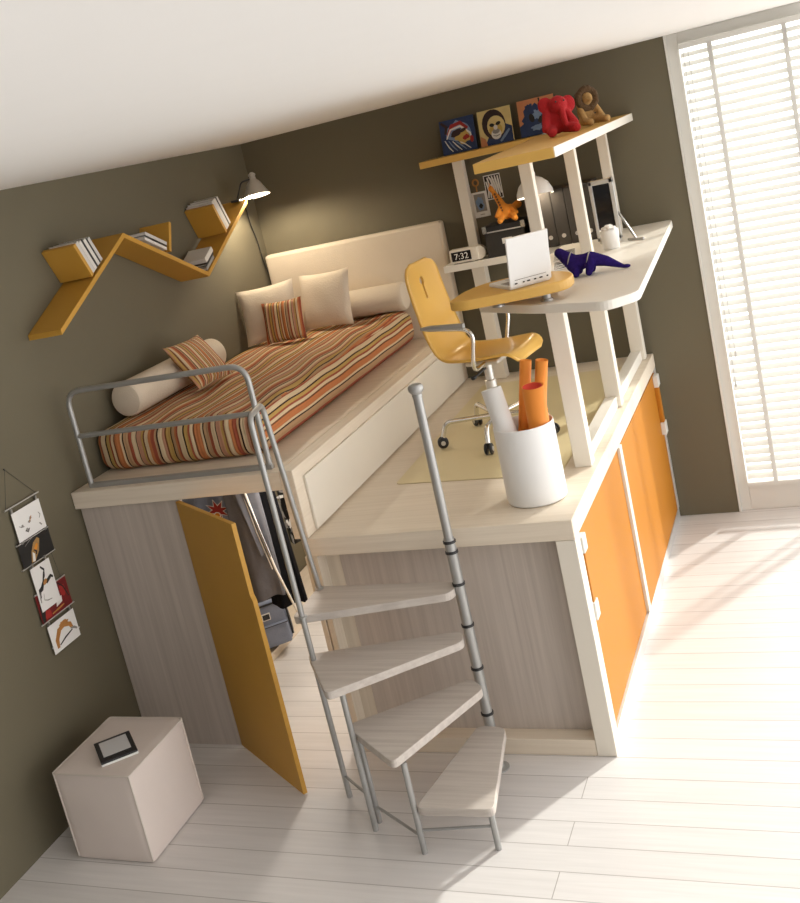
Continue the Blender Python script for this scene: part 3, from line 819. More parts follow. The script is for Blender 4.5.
# ------------------------------------------------------------------ pictures made of painted shapes (one mesh, several colours)
class Pic(MB):
    """a flat picture in the plane o + u*U + v*W, painted shapes stand a hair proud of it"""
    def __init__(s, o, U, W, out):
        super().__init__(); s.o, s.U, s.W, s.out = V(o), V(U), V(W), V(out).normalized(); s.mats = []; s.fm = []; s.lev = 0
    def _mark(s, mat, n0):
        if mat not in s.mats: s.mats.append(mat)
        s.fm.append((n0, len(s.bm.faces), s.mats.index(mat)))
    def P(s, u, v, d=0): return s.o + s.U * u + s.W * v + s.out * d
    def poly(s, pts, mat, th=.0006, base=None):
        n0 = len(s.bm.faces); s.lev += 1
        d0 = s.lev * .00012 + (base if base is not None else 0)
        if base is None: d0 += .0
        s.prism([s.P(a, b, d0) for a, b in pts], s.out * th); s._mark(mat, n0)
    def ell(s, c, r, mat, rot=0, n=20, wob=0):
        R = random.Random(int(c[0] * 1e4 + c[1] * 77))
        pts = []
        for k in range(n):
            a = 2 * PI * k / n; f = 1 + wob * (R.random() - .5) * 2
            x, y = r[0] * math.cos(a) * f, r[1] * math.sin(a) * f
            pts.append((c[0] + x * math.cos(rot) - y * math.sin(rot), c[1] + x * math.sin(rot) + y * math.cos(rot)))
        s.poly(pts, mat)
    def stroke(s, pts, w, mat):
        pts = [V((a, b, 0)) for a, b in pts]; L, Rr = [], []
        for i, q in enumerate(pts):
            t = (pts[min(i + 1, len(pts) - 1)] - pts[max(i - 1, 0)]).normalized(); nn = V((-t.y, t.x, 0))
            ww = w * (.35 + .65 * math.sin(PI * (i + .5) / len(pts)))
            L.append((q + nn * ww / 2)[:2]); Rr.append((q - nn * ww / 2)[:2])
        s.poly(L + Rr[::-1], mat)
    def done(s, name, parent=None, origin=None):
        s.bm.faces.ensure_lookup_table()
        for n0, n1, k in s.fm:
            for i in range(n0, n1): s.bm.faces[i].material_index = k
        mats = s.mats
        o = s.build(name, mats[0], parent, origin=origin)
        for m in mats[1:]: o.data.materials.append(M[m])
        return o

# hanging card strip on the left wall (plane x = const, u along +y, v along +z)
def yz(y0, z0, y1, z1, x): return (x, y0, z0), (0, y1 - y0, 0), (0, 0, z1 - z0), (1, 0, 0)
hg = thing('photo_hanger', 'steel rods on a thin cord hanging as a card strip on the dark wall', 'photo hanger', (.006, -.335, .74))
rodm = [(-.468, -.222, 1.463), (-.462, -.23, 1.292), (-.472, -.228, 1.178), (-.448, -.214, 1.042), (-.456, -.205, .900), (-.43, -.218, .775)]
for a, b, zz in rodm: MB().tube([(.012, a, zz), (.012, b, zz)], .0036, 8).build('rod', 'alu', hg, smooth=True)
for (a, b, zz), (a2, b2, z2) in zip(rodm[:-1], rodm[1:]):
    MB().tube([(.0125, a + .045, zz), (.0125, a2 + .045, z2)], .0009, 5).tube([(.0125, b - .03, zz), (.0125, b2 - .03, z2)], .0009, 5).build('cord', 'black', hg)
MB().tube([(.008, -.455, 1.463), (.006, -.385, 1.63), (.008, -.235, 1.463)], .0010, 5).lathe([(.003, 0), (.003, .008)], (.004, -.385, 1.628), seg=8).build('cord', 'black', hg)
ck = MB()
for y, zz in ((-.43, 1.445), (-.255, 1.445), (-.42, 1.30), (-.25, 1.30), (-.405, 1.172), (-.31, 1.172), (-.41, .885), (-.25, .885)):
    ck.box((.009, y - .006, zz - .014), (.0175, y + .006, zz + .012))
ck.build('clip', 'steel', hg)
GC = 'picture cards on the wall strip'
p = Pic(*yz(-.442, 1.30, -.242, 1.438, .018))
p.poly([(0, 0), (1, 0), (1, 1), (0, 1)], 'paper')
for c, r in (((.24, .45), (.035, .045)), ((.5, .47), (.05, .05)), ((.56, .56), (.04, .05)), ((.36, .25), (.06, .06))): p.ell(c, r, 'print_grey', wob=.3)
p.stroke([(.13, .5), (.2, .43), (.3, .4)], .025, 'print_grey'); p.stroke([(.5, .45), (.6, .62)], .03, 'print_brown')
p.stroke([(.85, .6), (.9, .5), (.84, .4)], .025, 'print_grey'); p.stroke([(.80, .25), (.86, .15)], .05, 'print_grey'); p.stroke([(.3, .27), (.37, .17), (.44, .28)], .03, 'print_black')
tag(p.done('picture_card', None, (.018, -.342, 1.30)), 'white card with faint animal face sketch, topmost on the wall strip', 'card', GC)
p = Pic(*yz(-.458, 1.18, -.232, 1.302, .014))
p.poly([(0, 0), (1, 0), (1, 1), (0, 1)], 'print_black')
p.poly([(.26, .05), (.36, .02), (.55, .30), (.66, .72), (.60, .82), (.45, .70), (.33, .42)], 'tan_plush'); p.poly([(.30, .06), (.38, .04), (.42, .3), (.36, .4)], 'print_white'); p.ell((.50, .5), (.05, .13), 'orange_plush', -.4)
p.stroke([(.2, .75), (.35, .85), (.62, .97)], .02, 'print_grey'); p.stroke([(.42, .45), (.48, .35), (.45, .25)], .05, 'dark_brown')
tag(p.done('picture_card', None, (.014, -.345, 1.18)), 'black card with a pale animal figure, second from the top of the strip', 'card', GC)
p = Pic(*yz(-.432, .955, -.292, 1.165, .019))
p.poly([(0, 0), (1, 0), (1, 1), (0, 1)], 'paper')
p.stroke([(.48, .93), (.62, .83), (.55, .72), (.45, .62), (.6, .55), (.85, .62), (.95, .57)], .10, 'print_black'); p.stroke([(.45, .6), (.3, .48), (.16, .45), (.12, .30)], .12, 'print_black')
p.stroke([(.3, .35), (.25, .22), (.4, .17), (.62, .15)], .025, 'print_grey'); p.ell((.52, .57), (.11, .05), 'print_brown', .3); p.stroke([(.2, .42), (.1, .32), (.08, .2)], .05, 'print_grey')
tag(p.done('picture_card', None, (.019, -.362, .955)), 'tall white card with a twisting black lizard drawing, middle of the strip', 'card', GC)
p = Pic(*yz(-.446, .903, -.217, 1.04, .0135))
p.poly([(0, 0), (1, 0), (1, 1), (0, 1)], 'print_red')
p.ell((.82, .62), (.10, .18), 'red', .2, wob=.3); p.ell((.2, .2), (.12, .16), 'red', .2, wob=.25); p.stroke([(.72, .95), (.86, .72), (.95, .3)], .04, 'print_black')
p.poly([(.52, .22), (.72, .28), (.74, .48), (.56, .46)], 'print_white'); p.stroke([(.35, .1), (.55, .13), (.75, .16)], .06, 'print_brown'); p.poly([(.02, .02), (.1, .02), (.2, .5), (.04, .6)], 'print_black')
tag(p.done('picture_card', None, (.0135, -.331, .903)), 'dark red card half covered by the lizard card on the strip', 'card', GC)
p = Pic(*yz(-.432, .742, -.232, .880, .018))
p.poly([(0, 0), (1, 0), (1, 1), (0, 1)], 'paper')
p.stroke([(.18, .12), (.2, .4), (.35, .66), (.55, .72), (.75, .6), (.8, .42)], .17, 'print_brown'); p.ell((.55, .78), (.16, .10), 'print_brown', wob=.3); p.stroke([(.25, .18), (.5, .3), (.78, .38)], .06, 'print_black'); p.stroke([(.74, .45), (.86, .4), (.95, .3)], .08, 'print_grey')
tag(p.done('picture_card', None, (.018, -.332, .742)), 'white card with a ginger curled animal, lowest on the wall strip', 'card', GC)

# three canvases on the overhead shelf (animal portraits), leaning on the back wall
ZS = 2.4585
GA = 'animal canvases on the overhead shelf'
def canvas(x0, x1, h, label):
    t = thing('canvas', label, 'canvas', ((x0 + x1) / 2, D - .06, ZS), 0, GA)
    lean = V((0, .035, h)).normalized() * h
    o = V((x0, D - .060, ZS)); out = V((0, -h, .035)).normalized()
    MB().prism([o, o + V((x1 - x0, 0, 0)), o + V((x1 - x0, 0, 0)) + lean, o + lean], -out * .02).build('stretcher', 'dark', t)
    return t, Pic(o + out * .0002, (x1 - x0, 0, 0), lean, out)
t, p = canvas(1.362, 1.578, .205, 'dark blue canvas of a red and white streaked animal face, first from the shelf end')
p.poly([(0, 0), (1, 0), (1, 1), (0, 1)], 'deep_blue')
p.ell((.5, .5), (.36, .40), 'light_blue', wob=.15); p.poly([(.0, .0), (.9, 0), (.75, .3), (.4, .35), (.1, .5)], 'deep_blue')
p.stroke([(.2, .55), (.35, .8), (.6, .85), (.8, .65)], .12, 'red'); p.stroke([(.16, .45), (.3, .7), (.6, .75), (.85, .5), (.9, .25)], .06, 'print_white')
p.ell((.62, .45), (.2, .22), 'skin_yellow', .3, wob=.2); p.ell((.45, .58), (.17, .10), 'dark_brown', .4, wob=.2); p.ell((.72, .40), (.10, .07), 'red', .4, wob=.2); p.ell((.66, .62), (.10, .05), 'dark_brown', .4)
for k in range(5): p.stroke([(.1 + k * .11, .42 - k * .03), (.2 + k * .12, .2), (.3 + k * .13, .06)], .035, 'light_blue' if k % 2 else 'print_white')
p.ell((.88, .32), (.05, .1), 'red'); p.stroke([(.05, .95), (.2, .8), (.15, .6)], .1, 'dark_brown'); p.poly([(.8, .8), (1, .7), (1, 1), (.82, 1)], 'deep_blue')
p.done('painting', t)
t, p = canvas(1.602, 1.806, .208, 'yellow canvas of a dark haired ape with white beard, middle of the three')
p.poly([(0, 0), (1, 0), (1, 1), (0, 1)], 'pale_yellow')
p.poly([(.12, 0), (.98, 0), (.98, .42), (.8, .52), (.5, .3), (.3, .3)], 'deep_blue'); p.poly([(.0, .0), (.2, .0), (.16, .2), (.02, .3)], 'salmon')
p.ell((.46, .56), (.35, .43), 'dark_brown', .1); p.ell((.52, .50), (.265, .30), 'pale_yellow', .1); p.ell((.50, .40), (.2, .17), 'skin_yellow', .1)
p.ell((.50, .28), (.15, .15), 'print_white'); p.ell((.5, .36), (.11, .07), 'print_grey'); p.ell((.40, .55), (.075, .05), 'print_black', -.2); p.ell((.59, .57), (.075, .05), 'print_black', .3); p.ell((.50, .47), (.06, .07), 'print_white')
p.stroke([(.4, .25), (.5, .22), (.6, .25)], .02, 'print_black'); p.stroke([(.6, .05), (.75, .2), (.9, .35)], .08, 'light_blue')
p.done('painting', t)
t, p = canvas(1.848, 2.066, .212, 'salmon canvas with a dark blue animal shape, nearest the red plush')
p.poly([(0, 0), (1, 0), (1, 1), (0, 1)], 'salmon')
p.ell((.48, .45), (.36, .38), 'deep_blue', wob=.15); p.poly([(0, 0), (1, 0), (1, .25), (.75, .38), (.2, .42), (0, .3)], 'deep_blue'); p.ell((.32, .75), (.12, .12), 'deep_blue', wob=.2); p.ell((.5, .55), (.13, .12), 'light_blue', .5, wob=.3); p.ell((.35, .48), (.07, .12), 'print_black', .2); p.ell((.62, .4), (.12, .09), 'print_black', .5, wob=.2)
p.stroke([(.60, .98), (.62, .75), (.66, .55)], .06, 'print_black'); p.ell((.46, .2), (.16, .08), 'light_blue', wob=.3)
p.done('painting', t)

# ------------------------------------------------------------------ plush toys (each body one skin)
def capsule(m, a, b, ra, rb, n=6):
    a, b = V(a), V(b)
    for k in range(n + 1):
        f = k / n; m.ball(a.lerp(b, f), ra + (rb - ra) * f, 2)
ty = thing('plush_toy', 'red plush animal with big round ears sitting on the overhead shelf', 'plush toy', (2.27, 1.55, 2.459), math.radians(-62))
m = MB()   # local: faces +x
m.ball((0, 0, .075), (.052, .052, .068)); m.ball((.035, .012, .148), (.047, .045, .045)); capsule(m, (.06, .015, .14), (.082, .02, .05), .020, .015)
m.ball((.01, .068, .140), (.014, .040, .046)); m.ball((.015, -.045, .158), (.014, .040, .042))
for s in (-1, 1):
    capsule(m, (.02, s * .035, .036), (.105, s * .060, .024), .029, .024); capsule(m, (.02, s * .05, .105), (.058, s * .075, .045), .022, .019)
m.build('body', 'red_plush', ty, local=True, smooth=True, remesh=.006)
ey = MB(); ey.ball((.077, .032, .162), .005, 1).ball((.078, -.008, .163), .005, 1); ey.build('eye', 'black', ty, local=True)
ty = thing('plush_toy', 'brown plush lion with dark mane sitting behind the red plush', 'plush toy', (2.345, 1.98, 2.459), math.radians(-50))
m = MB()
m.ball((-.01, 0, .08), (.045, .045, .065)); m.ball((.025, 0, .142), (.030, .030, .032)); m.ball((.05, 0, .134), (.018, .018, .014))
for s in (-1, 1): capsule(m, (.0, s * .03, .03), (.105, s * .048, .022), .024, .020); capsule(m, (.01, s * .042, .11), (.060, s * .052, .035), .017, .017)
m.build('body', 'tan_plush', ty, local=True, smooth=True, remesh=.006)
m = MB(); rr = random.Random(3)
for k in range(30):
    a = 2 * PI * k / 15; q = .050 if k < 15 else .040
    m.ball((.022 - (.018 if k >= 15 else 0), q * math.cos(a), .140 + q * math.sin(a)), .020 + .005 * rr.random(), 1)
m.ball((-.014, 0, .145), .050, 2)
m.build('mane', 'mane', ty, local=True, smooth=True, remesh=.005)
# purple lizard on the desk
ty = thing('plush_toy', 'indigo plush lizard with long tail stretched out on the white desk', 'plush toy', (2.385, 1.12, 1.821))
m = MB()
hd, b0, b1 = V((2.272, 1.14, 1.928)), V((2.322, 1.13, 1.880)), V((2.40, 1.12, 1.893))
capsule(m, hd + V((-.016, .004, .014)), hd + V((.012, 0, -.012)), .024, .030); capsule(m, hd, b0, .028, .042); capsule(m, b0, b0.lerp(b1, .5), .044, .036); capsule(m, b0.lerp(b1, .5), b1, .034, .036)
capsule(m, b1, V((2.465, 1.12, 1.872)), .036, .026); capsule(m, V((2.465, 1.12, 1.872)), V((2.53, 1.12, 1.838)), .026, .012); m.ball((2.552, 1.12, 1.832), (.022, .016, .010))
for s in (-1, 1):
    capsule(m, b0 + V((.0, s * .018, -.01)), V((2.328, 1.125 + s * .042, 1.840)), .026, .019); capsule(m, b1 + V((0, s * .022, -.012)), V((2.390, 1.12 + s * .044, 1.838)), .024, .017)
m.build('body', 'purple_plush', ty, smooth=True, remesh=.005)
for c, r, nme in ((hd.lerp(b0, .55), .0365, 'collar'), (b1 + V((-.012, 0, 0)), .037, 'belt')):
    q = V((1, 0, -.35)).to_track_quat('Z', 'Y').to_matrix()
    MB().lathe([(r, -.003), (r + .003, -.001), (r + .003, .001), (r, .003)], c, q, 20, closed=True).build(nme, 'print_grey', ty)
# orange giraffe on the file box
ty = thing('plush_toy', 'orange plush giraffe sitting on the black file box', 'plush toy', (1.70, 2.46, 2.003), math.radians(-75))
m = MB()
m.ball((0, 0, .062), (.036, .036, .05)); capsule(m, (0, -.01, .09), (.005, -.055, .20), .026, .015); m.ball((.01, -.062, .212), (.026, .017, .018)); capsule(m, (.01, -.062, .22), (.008, -.066, .245), .005, .005, 3)
for s in (-1, 1): capsule(m, (.01, s * .025, .04), (.085, s * .045, .022), .022, .018); capsule(m, (.01, s * .03, .09), (.050, s * .06, .05), .014, .012)
capsule(m, (-.01, .03, .07), (-.005, .075, .09), .018, .025)
m.build('body', 'orange_plush', ty, local=True, smooth=True, remesh=.005)
sp_ = MB(); rr = random.Random(5)
for k in range(7): sp_.ball((.022 + .005 * rr.random(), -.02 - .03 * k / 7, .075 + .017 * k), (.006, .007, .008), 1)
sp_.build('spots', 'brown', ty, local=True)

# ------------------------------------------------------------------ things on the desk
# laptop
ax_ = math.atan2(.10, .135)
lt = thing('laptop', 'open white laptop standing on the oval swivel top', 'laptop', (2.232, .595, 1.9025), ax_)
MB().box((-.095, -.004, .0), (.095, .235, .016)).build('base', 'white', lt, local=True, bevel=.004)
MB().box((-.082, .035, .0162), (.082, .125, .0175)).build('keyboard', 'print_grey', lt, local=True)
MB().box((-.03, .15, .0162), (.03, .205, .017)).build('touchpad', 'alu', lt, local=True)
q = Matrix.Translation((0, -.004, .010)) @ Matrix.Rotation(math.radians(13), 4, 'X')
MB().box((-.096, -.012, .002), (.096, 0, .222), q).build('lid', 'white', lt, local=True, bevel=.003)
MB().box((-.086, .0003, .014), (.086, .001, .212), q).build('screen', 'screen', lt, local=True)
pt_ = MB()
for k, (a, b) in enumerate(((-.07, .012), (-.035, .008), (-.012, .014), (.018, .010), (.045, .014), (.075, .008))): pt_.box((a - b / 2, -.0165, .016), (a + b / 2, -.0158, .022), q)
pt_.box((-.075, -.0165, .034), (.07, -.0161, .0355), q)
pt_.build('ports', 'print_black', lt, local=True)
# alarm clock
ac = thing('alarm_clock', 'small cream flip clock reading 7:32 on the rear shelf by the headboard', 'clock', (1.42, 2.448, 1.8125), math.radians(2))
MB().box((-.105, -.035, .004), (.075, .032, .088)).build('housing', 'cream_lacquer', ac, local=True, bevel=.008)
cb = MB().lathe([(.01, 0), (.042, 0), (.042, .05), (.01, .05)], (.075, .026, .046), V((0, -1, 0)).to_track_quat('Z', 'Y').to_matrix(), 20).build('knob', 'cream_lacquer', ac, local=True, smooth=True)
MB().box((-.092, -.0365, .018), (.030, -.0355, .074)).build('display', 'screen', ac, local=True)
for x in (-.08, .05):
    MB().box((x - .01, -.02, 0), (x + .01, .03, .004)).build('foot', 'black', ac, local=True)
cu = bpy.data.curves.new('digits', 'FONT'); cu.body = '7:32'; cu.size = .052; cu.align_x = 'CENTER'; cu.extrude = .0005
co = bpy.data.objects.new('digits_curve', cu); col.objects.link(co)
bpy.context.view_layer.update()
me = bpy.data.meshes.new_from_object(co.evaluated_get(bpy.context.evaluated_depsgraph_get()))
bpy.data.objects.remove(co)
me.transform(Matrix.Translation((-.031, -.037, .028)) @ Matrix.Rotation(PI / 2, 4, 'X'))
me.materials.clear(); me.materials.append(M['print_white'])
dg_ = bpy.data.objects.new('digits', me); col.objects.link(dg_); dg_.parent = ac
# file box
fb = thing('file_box', 'black file box with metal corners and white label on the rear shelf', 'file box', (1.69, 2.50, 1.8125))
MB().box((1.555, 2.415, 1.8128), (1.80, 2.60, 1.965)).build('body', 'dark', fb, bevel=.003)
MB().box((1.550, 2.410, 1.962), (1.805, 2.605, 2.002)).build('lid', 'black', fb, bevel=.003)
for x in (1.548, 1.782): MB().box((x, 2.4085, 1.962), (x + .025, 2.4098, 2.003)).build('corner_cap', 'chrome', fb)
MB().box((1.575, 2.4084, 1.962), (1.780, 2.4096, 1.969)).build('lid_trim', 'alu', fb)
MB().box((1.655, 2.4132, 1.885), (1.715, 2.4148, 1.918)).box((1.662, 2.4126, 1.895), (1.70, 2.4132, 1.900)).build('label_card', 'paper', fb)
# binders
GB = 'dark grey binders on the desk'
names = ['dark grey binder, first of the row beside the file box', 'dark grey binder, second of the row counted from the file box', 'dark grey binder, third of the row, middle of the five', 'dark grey binder, fourth of the row counted from the file box', 'dark grey binder, last of the row beside the framed mirror']
bproto = None
for k in range(5):
    x = 1.845 + k * .0765
    if bproto is None:
        b = thing('binder', names[k], 'binder', (x, 2.345, 1.8205), 0, GB)
        MB().box((0, 0, .0), (.0745, .25, .325)).build('cover', 'binder', b, local=True, bevel=.004)
        MB().lathe([(.008, -.001), (.0125, -.001), (.0125, .001), (.008, .001)], (.037, -.0005, .055), V((0, 1, 0)).to_track_quat('Z', 'Y').to_matrix(), 18).build('finger_ring', 'alu', b, local=True)
        MB().lathe([(.001, -.0008), (.0085, -.0008), (.0085, .0008), (.001, .0008)], (.037, -.0005, .055), V((0, 1, 0)).to_track_quat('Z', 'Y').to_matrix(), 18).build('finger_hole', 'print_white', b, local=True)
        bproto = b
    else:
        b = bproto.copy(); col.objects.link(b); b.location = (x, 2.345, 1.8205); b['label'] = names[k]
        b['mw'] = [c for r in Matrix.Translation((x, 2.345, 1.8205)) for c in r]
        for c in bproto.children:
            d_ = c.copy(); col.objects.link(d_); d_.parent = b
# desk lamp hung under the shelf
dl = thing('desk_lamp', 'white dome lamp hanging over the desk behind a cream post', 'lamp', (1.93, 2.28, 2.12))
s2 = V((1.93, 2.28, 2.135)); t2_ = V((-.04, .14, 1)).to_track_quat('Z', 'Y').to_matrix()
MB().lathe([(.105, 0), (.102, .025), (.085, .065), (.055, .095), (.022, .110), (.020, .107), (.053, .092), (.083, .062), (.100, .024), (.103, 0)], s2, t2_, 32, closed=True).build('lamp_shade', 'white', dl, smooth=True)
MB().lathe([(.021, .106), (.022, .13), (.014, .150), (.008, .155)], s2, t2_, 16).build('socket', 'white', dl, smooth=True)
MB().tube([s2 + t2_ @ V((0, 0, .15)), (1.945, 2.33, 2.35), (1.945, 2.33, 2.4155)], .006, 8).build('arm', 'alu', dl, smooth=True)
MB().lathe([(.008, .10), (.014, .085), (.028, .055), (.028, .040), (.018, .02), (.006, .014)], s2, t2_, 14).build('bulb', 'bulb', dl, smooth=True)
l2 = bpy.data.lights.new('desk_lamp_light', 'POINT'); l2.energy = 1.2; l2.color = (1, .86, .68); l2.shadow_soft_size = .02
l2o = bpy.data.objects.new('desk_lamp_light', l2); col.objects.link(l2o); l2o.location = s2 + t2_ @ V((0, 0, .006))
# framed mirror with folding leg, and crumpled paper cup
fm = thing('table_mirror', 'silver framed dark mirror with folding metal leg on the desk by the wall', 'mirror', (2.32, 2.12, 1.8205))
fw = MB(); x0, x1, yb_, z0, z1 = 2.262, 2.392, 2.10, 1.835, 2.165
for lo, hi in (((x0, yb_, z0), (x0 + .018, yb_ + .03, z1)), ((x1 - .022, yb_, z0), (x1, yb_ + .03, z1)), ((x0, yb_, z1 - .026), (x1, yb_ + .03, z1)), ((x0, yb_, z0), (x1, yb_ + .03, z0 + .02))): fw.box(lo, hi)
fw.box((x0, yb_ + .022, z0), (x1, yb_ + .032, z1)).box((x0 + .01, yb_ - .01, 1.821), (x1 - .01, yb_ + .04, 1.836))
fw.build('frame', 'alu', fm, bevel=.003)
MB().box((x0 + .0185, yb_ + .012, z0 + .02), (x1 - .0225, yb_ + .016, z1 - .026)).build('mirror_glass', 'screen', fm)
MB().tube([(2.392, 2.115, 1.975), (2.476, 2.02, 1.828)], .0065, 8).tube([(2.430, 2.055, 1.827), (2.520, 1.985, 1.827)], .0065, 8).build('support_leg', 'steel', fm, smooth=True)
cp = thing('paper_cup', 'white cup stuffed with crumpled tissue in front of the framed mirror', 'cup', (2.372, 1.86, 1.8205))
MB().lathe([(.01, .001), (.040, .001), (.043, .01), (.049, .10), (.0475, .102), (.046, .10), (.040, .012), (.01, .010)], (2.372, 1.86, 1.8205), seg=28).build('body', 'white', cp, smooth=True)
m = MB(); rr = random.Random(11)
m.ball((2.372, 1.86, 1.918), (.040, .040, .022), 3)
for v in m.bm.verts: v.co += V((rr.uniform(-1, 1), rr.uniform(-1, 1), rr.uniform(-.6, 1.2))) * .008
m.build('tissue', 'paper', cp)
rr = random.Random(2)
for o_, U_, W_, lab in (((2.150, 1.40, 1.8212), (.108, .03, 0), (-.050, .28, 0), 'black and white striped magazine on the white desk, nearest the laptop'),
                        ((2.085, 1.73, 1.8212), (.118, .035, 0), (-.065, .34, 0), 'black and white striped magazine on the white desk in front of the binders')):
    mz = Pic(o_, U_, W_, (0, 0, 1))
    mz.poly([(0, 0), (1, 0), (1, 1), (0, 1)], 'paper', .004)
    mz.lev += 30
    for k in range(9):
        v0 = .05 + k * .105
        mz.stroke([(.05, v0), (.3, v0 + .04 * rr.uniform(-1, 1)), (.6, v0 + .05 * rr.uniform(-1, 1)), (.95, v0 + .02)], .055 + .02 * rr.random(), 'print_black')
    tag(mz.done('magazine', None, o_), lab, 'magazine', 'striped magazines on the desk')

# wall prints beside the desk
GW = 'small prints on the wall above the rear shelf'
def xz(x0, z0, x1, z1, y): return (x0, y, z0), (x1 - x0, 0, 0), (0, 0, z1 - z0), (0, -1, 0)
p = Pic(*xz(1.558, 2.138, 1.662, 2.288, D - .003))
p.poly([(0, 0), (1, 0), (1, 1), (0, 1)], 'paper'); p.poly([(.05, .04), (.95, .04), (.95, .96), (.05, .96)], 'print_black')
for pts in ([(.12, .08), (.2, .4), (.12, .75)], [(.26, .06), (.32, .4), (.22, .9)], [(.4, .06), (.42, .4), (.38, .62)], [(.54, .06), (.52, .45), (.42, .8), (.3, .94)], [(.68, .06), (.64, .45), (.56, .75), (.5, .94)], [(.82, .08), (.76, .45), (.7, .75), (.68, .94)], [(.92, .2), (.86, .55), (.84, .92)]):
    p.stroke(pts, .115, 'print_white')
tag(p.done('wall_print', None, (1.61, D - .003, 2.138)), 'black and white zebra stripe print on the wall above the file box', 'print', GW)
p = Pic(*xz(1.464, 2.045, 1.562, 2.2, D - .0035))
p.poly([(0, 0), (1, 0), (1, 1), (0, 1)], 'paper'); p.poly([(.14, .22), (.84, .22), (.84, .92), (.14, .92)], 'print_grey'); p.ell((.46, .55), (.24, .26), 'light_blue', wob=.2); p.ell((.5, .45), (.12, .1), 'print_black', wob=.2); p.stroke([(.35, .1), (.5, .11), (.65, .1)], .03, 'print_grey')
tag(p.done('wall_print', None, (1.51, D - .0035, 2.045)), 'instant photo with a grey animal on the wall below the orange hook', 'print', GW)
hk = MB(); q = V((0, 1, 0)).to_track_quat('Z', 'Y').to_matrix()
ring = [(1.506 + .017 * math.cos(2 * PI * k / 20), D - .008, 2.258 + .019 * math.sin(2 * PI * k / 20)) for k in range(20)]
hk.tube(ring, .0055, 8, closed=True); hk.tube([(1.506, D - .008, 2.24), (1.506, D - .008, 2.203)], .004, 8)
tag(hk.build('wall_hook', 'print_brown', None, smooth=True, origin=(1.506, D - .008, 2.21)), 'small orange ring hook on the wall above the instant photo', 'hook')

# ------------------------------------------------------------------ wardrobe contents
def garment(label, cx, y, ztop, zbot, wt, wb, th, mat, folds, grp='clothes hanging in the wardrobe', sleeve=True, mid=None):
    t = thing('hanging_' + mid, label, mid, (cx, y, ztop), 0, grp)
    def body(nm, x0t, x1t, x0b, x1b, z0, z1, yy, tt, ph, parent=t, mt=mat):
        m = MB(); nx, nz = 26, 16
        for s in (-1, 1):
            rows = []
            for i in range(nz + 1):
                f = i / nz; zz = z0 + (z1 - z0) * f; a = x0t + (x0b - x0t) * f; b = x1t + (x1b - x1t) * f
                row = []
                for j in range(nx + 1):
                    u = j / nx
                    e = (1 - abs(2 * u - 1) ** 4) ** .5 if 0 < j < nx else 0
                    w_ = .014 * math.sin(u * folds * PI + ph + f * .8) * (.25 + f)
                    row.append((a + (b - a) * u, yy + w_ + s * tt / 2 * e, zz - .012 * math.sin(u * folds * 2 + ph) * f ** 6))
                rows.append(row)
            m.grid(rows)
        return m.build(nm, mt, parent, smooth=True, weld=.0004)
    body('body', cx - wt / 2, cx + wt / 2, cx - wb / 2, cx + wb / 2, ztop, zbot, y, th, cx * 9)
    MB().tube(fillet([(cx, y, ztop - .003), (cx, .4955, ztop + .04), (cx, .4955, 1.2775), (cx, .5245, 1.2775), (cx, .5245, 1.262)], .012, 4), .0022, 6).build('hanger_hook', 'steel', t, smooth=True)
    return t, body
t, body = garment('grey blue sweatshirt with a red flower print, nearest the open yellow door', .42, .535, 1.20, .60, .44, .44, .05, 'denim', 7, mid='sweatshirt')
p = Pic((.40, .486, .985), (.15, 0, 0), (0, 0, .125), (0, -1, 0))
def star(c, r0, r1, n, mat, rot=0):
    p.poly([(c[0] + (r1 if k % 2 else r0) * math.cos(rot + PI * k / n), c[1] + (r1 if k % 2 else r0) * math.sin(rot + PI * k / n)) for k in range(2 * n)], mat)
star((.5, .5), .50, .24, 8, 'print_white', .2); star((.5, .5), .44, .19, 8, 'red', .2); p.ell((.45, .3), (.14, .14), 'print_white'); p.ell((.45, .3), (.10, .10), 'orange_plush')
p.done('flower_print', t)
t, body = garment('grey jacket with white piping hanging beside the sweatshirt', .655, .445, 1.20, .585, .20, .22, .06, 'grey_cloth', 3, mid='jacket')
body('lapel', .62, .70, .70, .775, 1.195, .83, .398, .012, 1.0, t)
MB().tube([(.705, .398, 1.195), (.74, .393, .95), (.775, .393, .75), (.835, .393, .52)], .006, 8).tube([(.69, .40, 1.195), (.72, .396, .95), (.755, .396, .75)], .003, 8).build('piping', 'print_white', t, smooth=True)
t, body = garment('long black coat, last but one of the clothes in the wardrobe', .672, .622, 1.20, .46, .12, .22, .06, 'black_cloth', 3, mid='coat')
t, body = garment('black and white patterned shirt glimpsed behind the black coat', .78, .735, 1.20, .76, .18, .18, .03, 'print_black', 3, mid='shirt')
p = Pic((.692, .697, .765), (.176, 0, 0), (0, 0, .44), (0, -1, 0)); rr = random.Random(9)
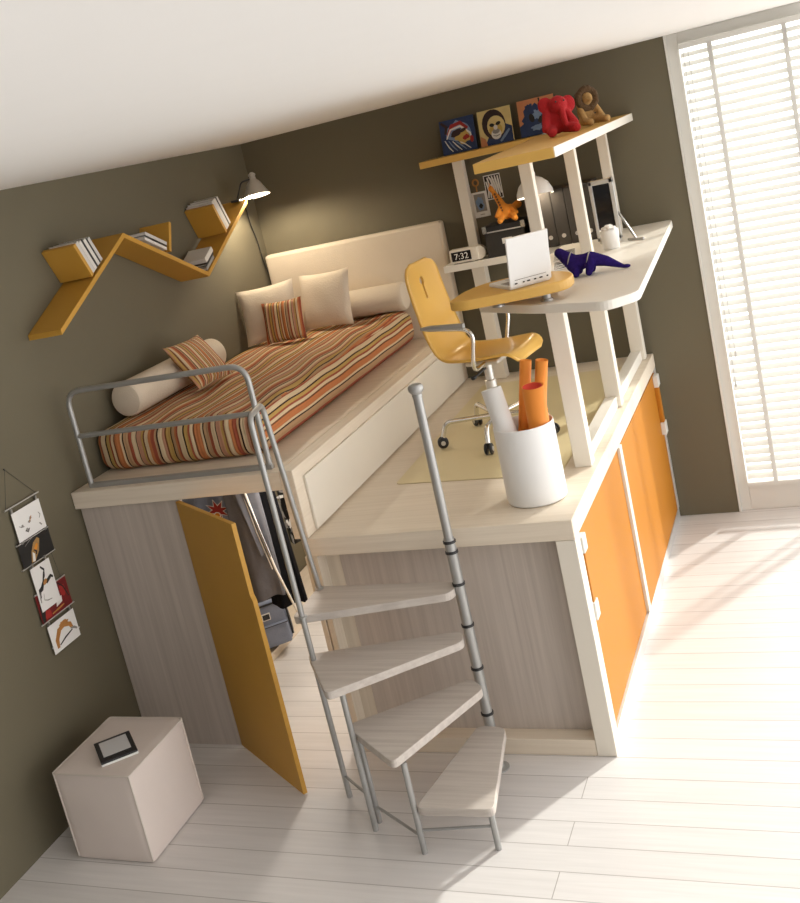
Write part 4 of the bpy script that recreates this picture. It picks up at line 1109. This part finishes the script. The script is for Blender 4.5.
for k in range(40): p.ell((rr.uniform(.1, .9), rr.uniform(.03, .97)), (rr.uniform(.05, .13), rr.uniform(.015, .05)), 'print_grey' if k % 3 else 'print_white', rr.uniform(0, 3), wob=.4)
p.done('pattern', t)
bp_ = thing('backpack', 'grey blue backpack with black trim on the wardrobe floor behind the door', 'backpack', (.30, .98, .0515), math.radians(42))
m = MB()
def bpf(q):
    f = (q.z - .0) / .30
    return V((q.x * (1 - .12 * f * f - .22 * f ** 6), q.y * (1 - .18 * f * f), q.z))
mm = soft_box((-.125, -.07, .001), (.125, .07, .315), .062, 12, 10, 14, bpf); mm.build('body', 'black', bp_, local=True, smooth=True, weld=.0006)
mm = soft_box((-.10, -.098, .03), (.10, -.055, .285), .022, 12, 6, 14, bpf); mm.build('front_panel', 'bag', bp_, local=True, smooth=True, weld=.0006)
mm = soft_box((-.085, -.116, .025), (.085, -.085, .155), .014, 12, 6, 10, bpf); mm.build('pocket', 'bag', bp_, local=True, smooth=True, weld=.0006)
MB().box((-.055, -.101, .185), (-.005, -.0945, .225)).build('patch', 'print_white', bp_, local=True)
MB().box((-.050, -.1022, .190), (-.010, -.101, .220)).build('patch_face', 'black', bp_, local=True)
MB().tube([(-.082, -.1175, .150), (.082, -.1175, .150)], .003, 6).tube(fillet([(-.1, -.092, .06), (-.092, -.092, .27), (.092, -.092, .27), (.1, -.092, .06)], .05), .006, 6).build('zip', 'black', bp_, local=True, smooth=True)
MB().tube(fillet([(-.03, .02, .305), (-.03, .02, .345), (.03, .02, .345), (.03, .02, .305)], .02), .008, 8).build('grab_handle', 'black', bp_, local=True, smooth=True)
# loose white cable on the overhead shelf
MB_ = MB().tube(fillet([(2.02, 2.44, 2.4625), (2.06, 2.36, 2.4625), (2.02, 2.28, 2.4625), (2.10, 2.22, 2.4625), (2.13, 2.32, 2.4625)], .05), .0035, 8).build('cable', 'white', None, smooth=True, origin=(2.06, 2.33, 2.459))
tag(MB_, 'loose white cable lying on the overhead shelf before the canvases', 'cable')
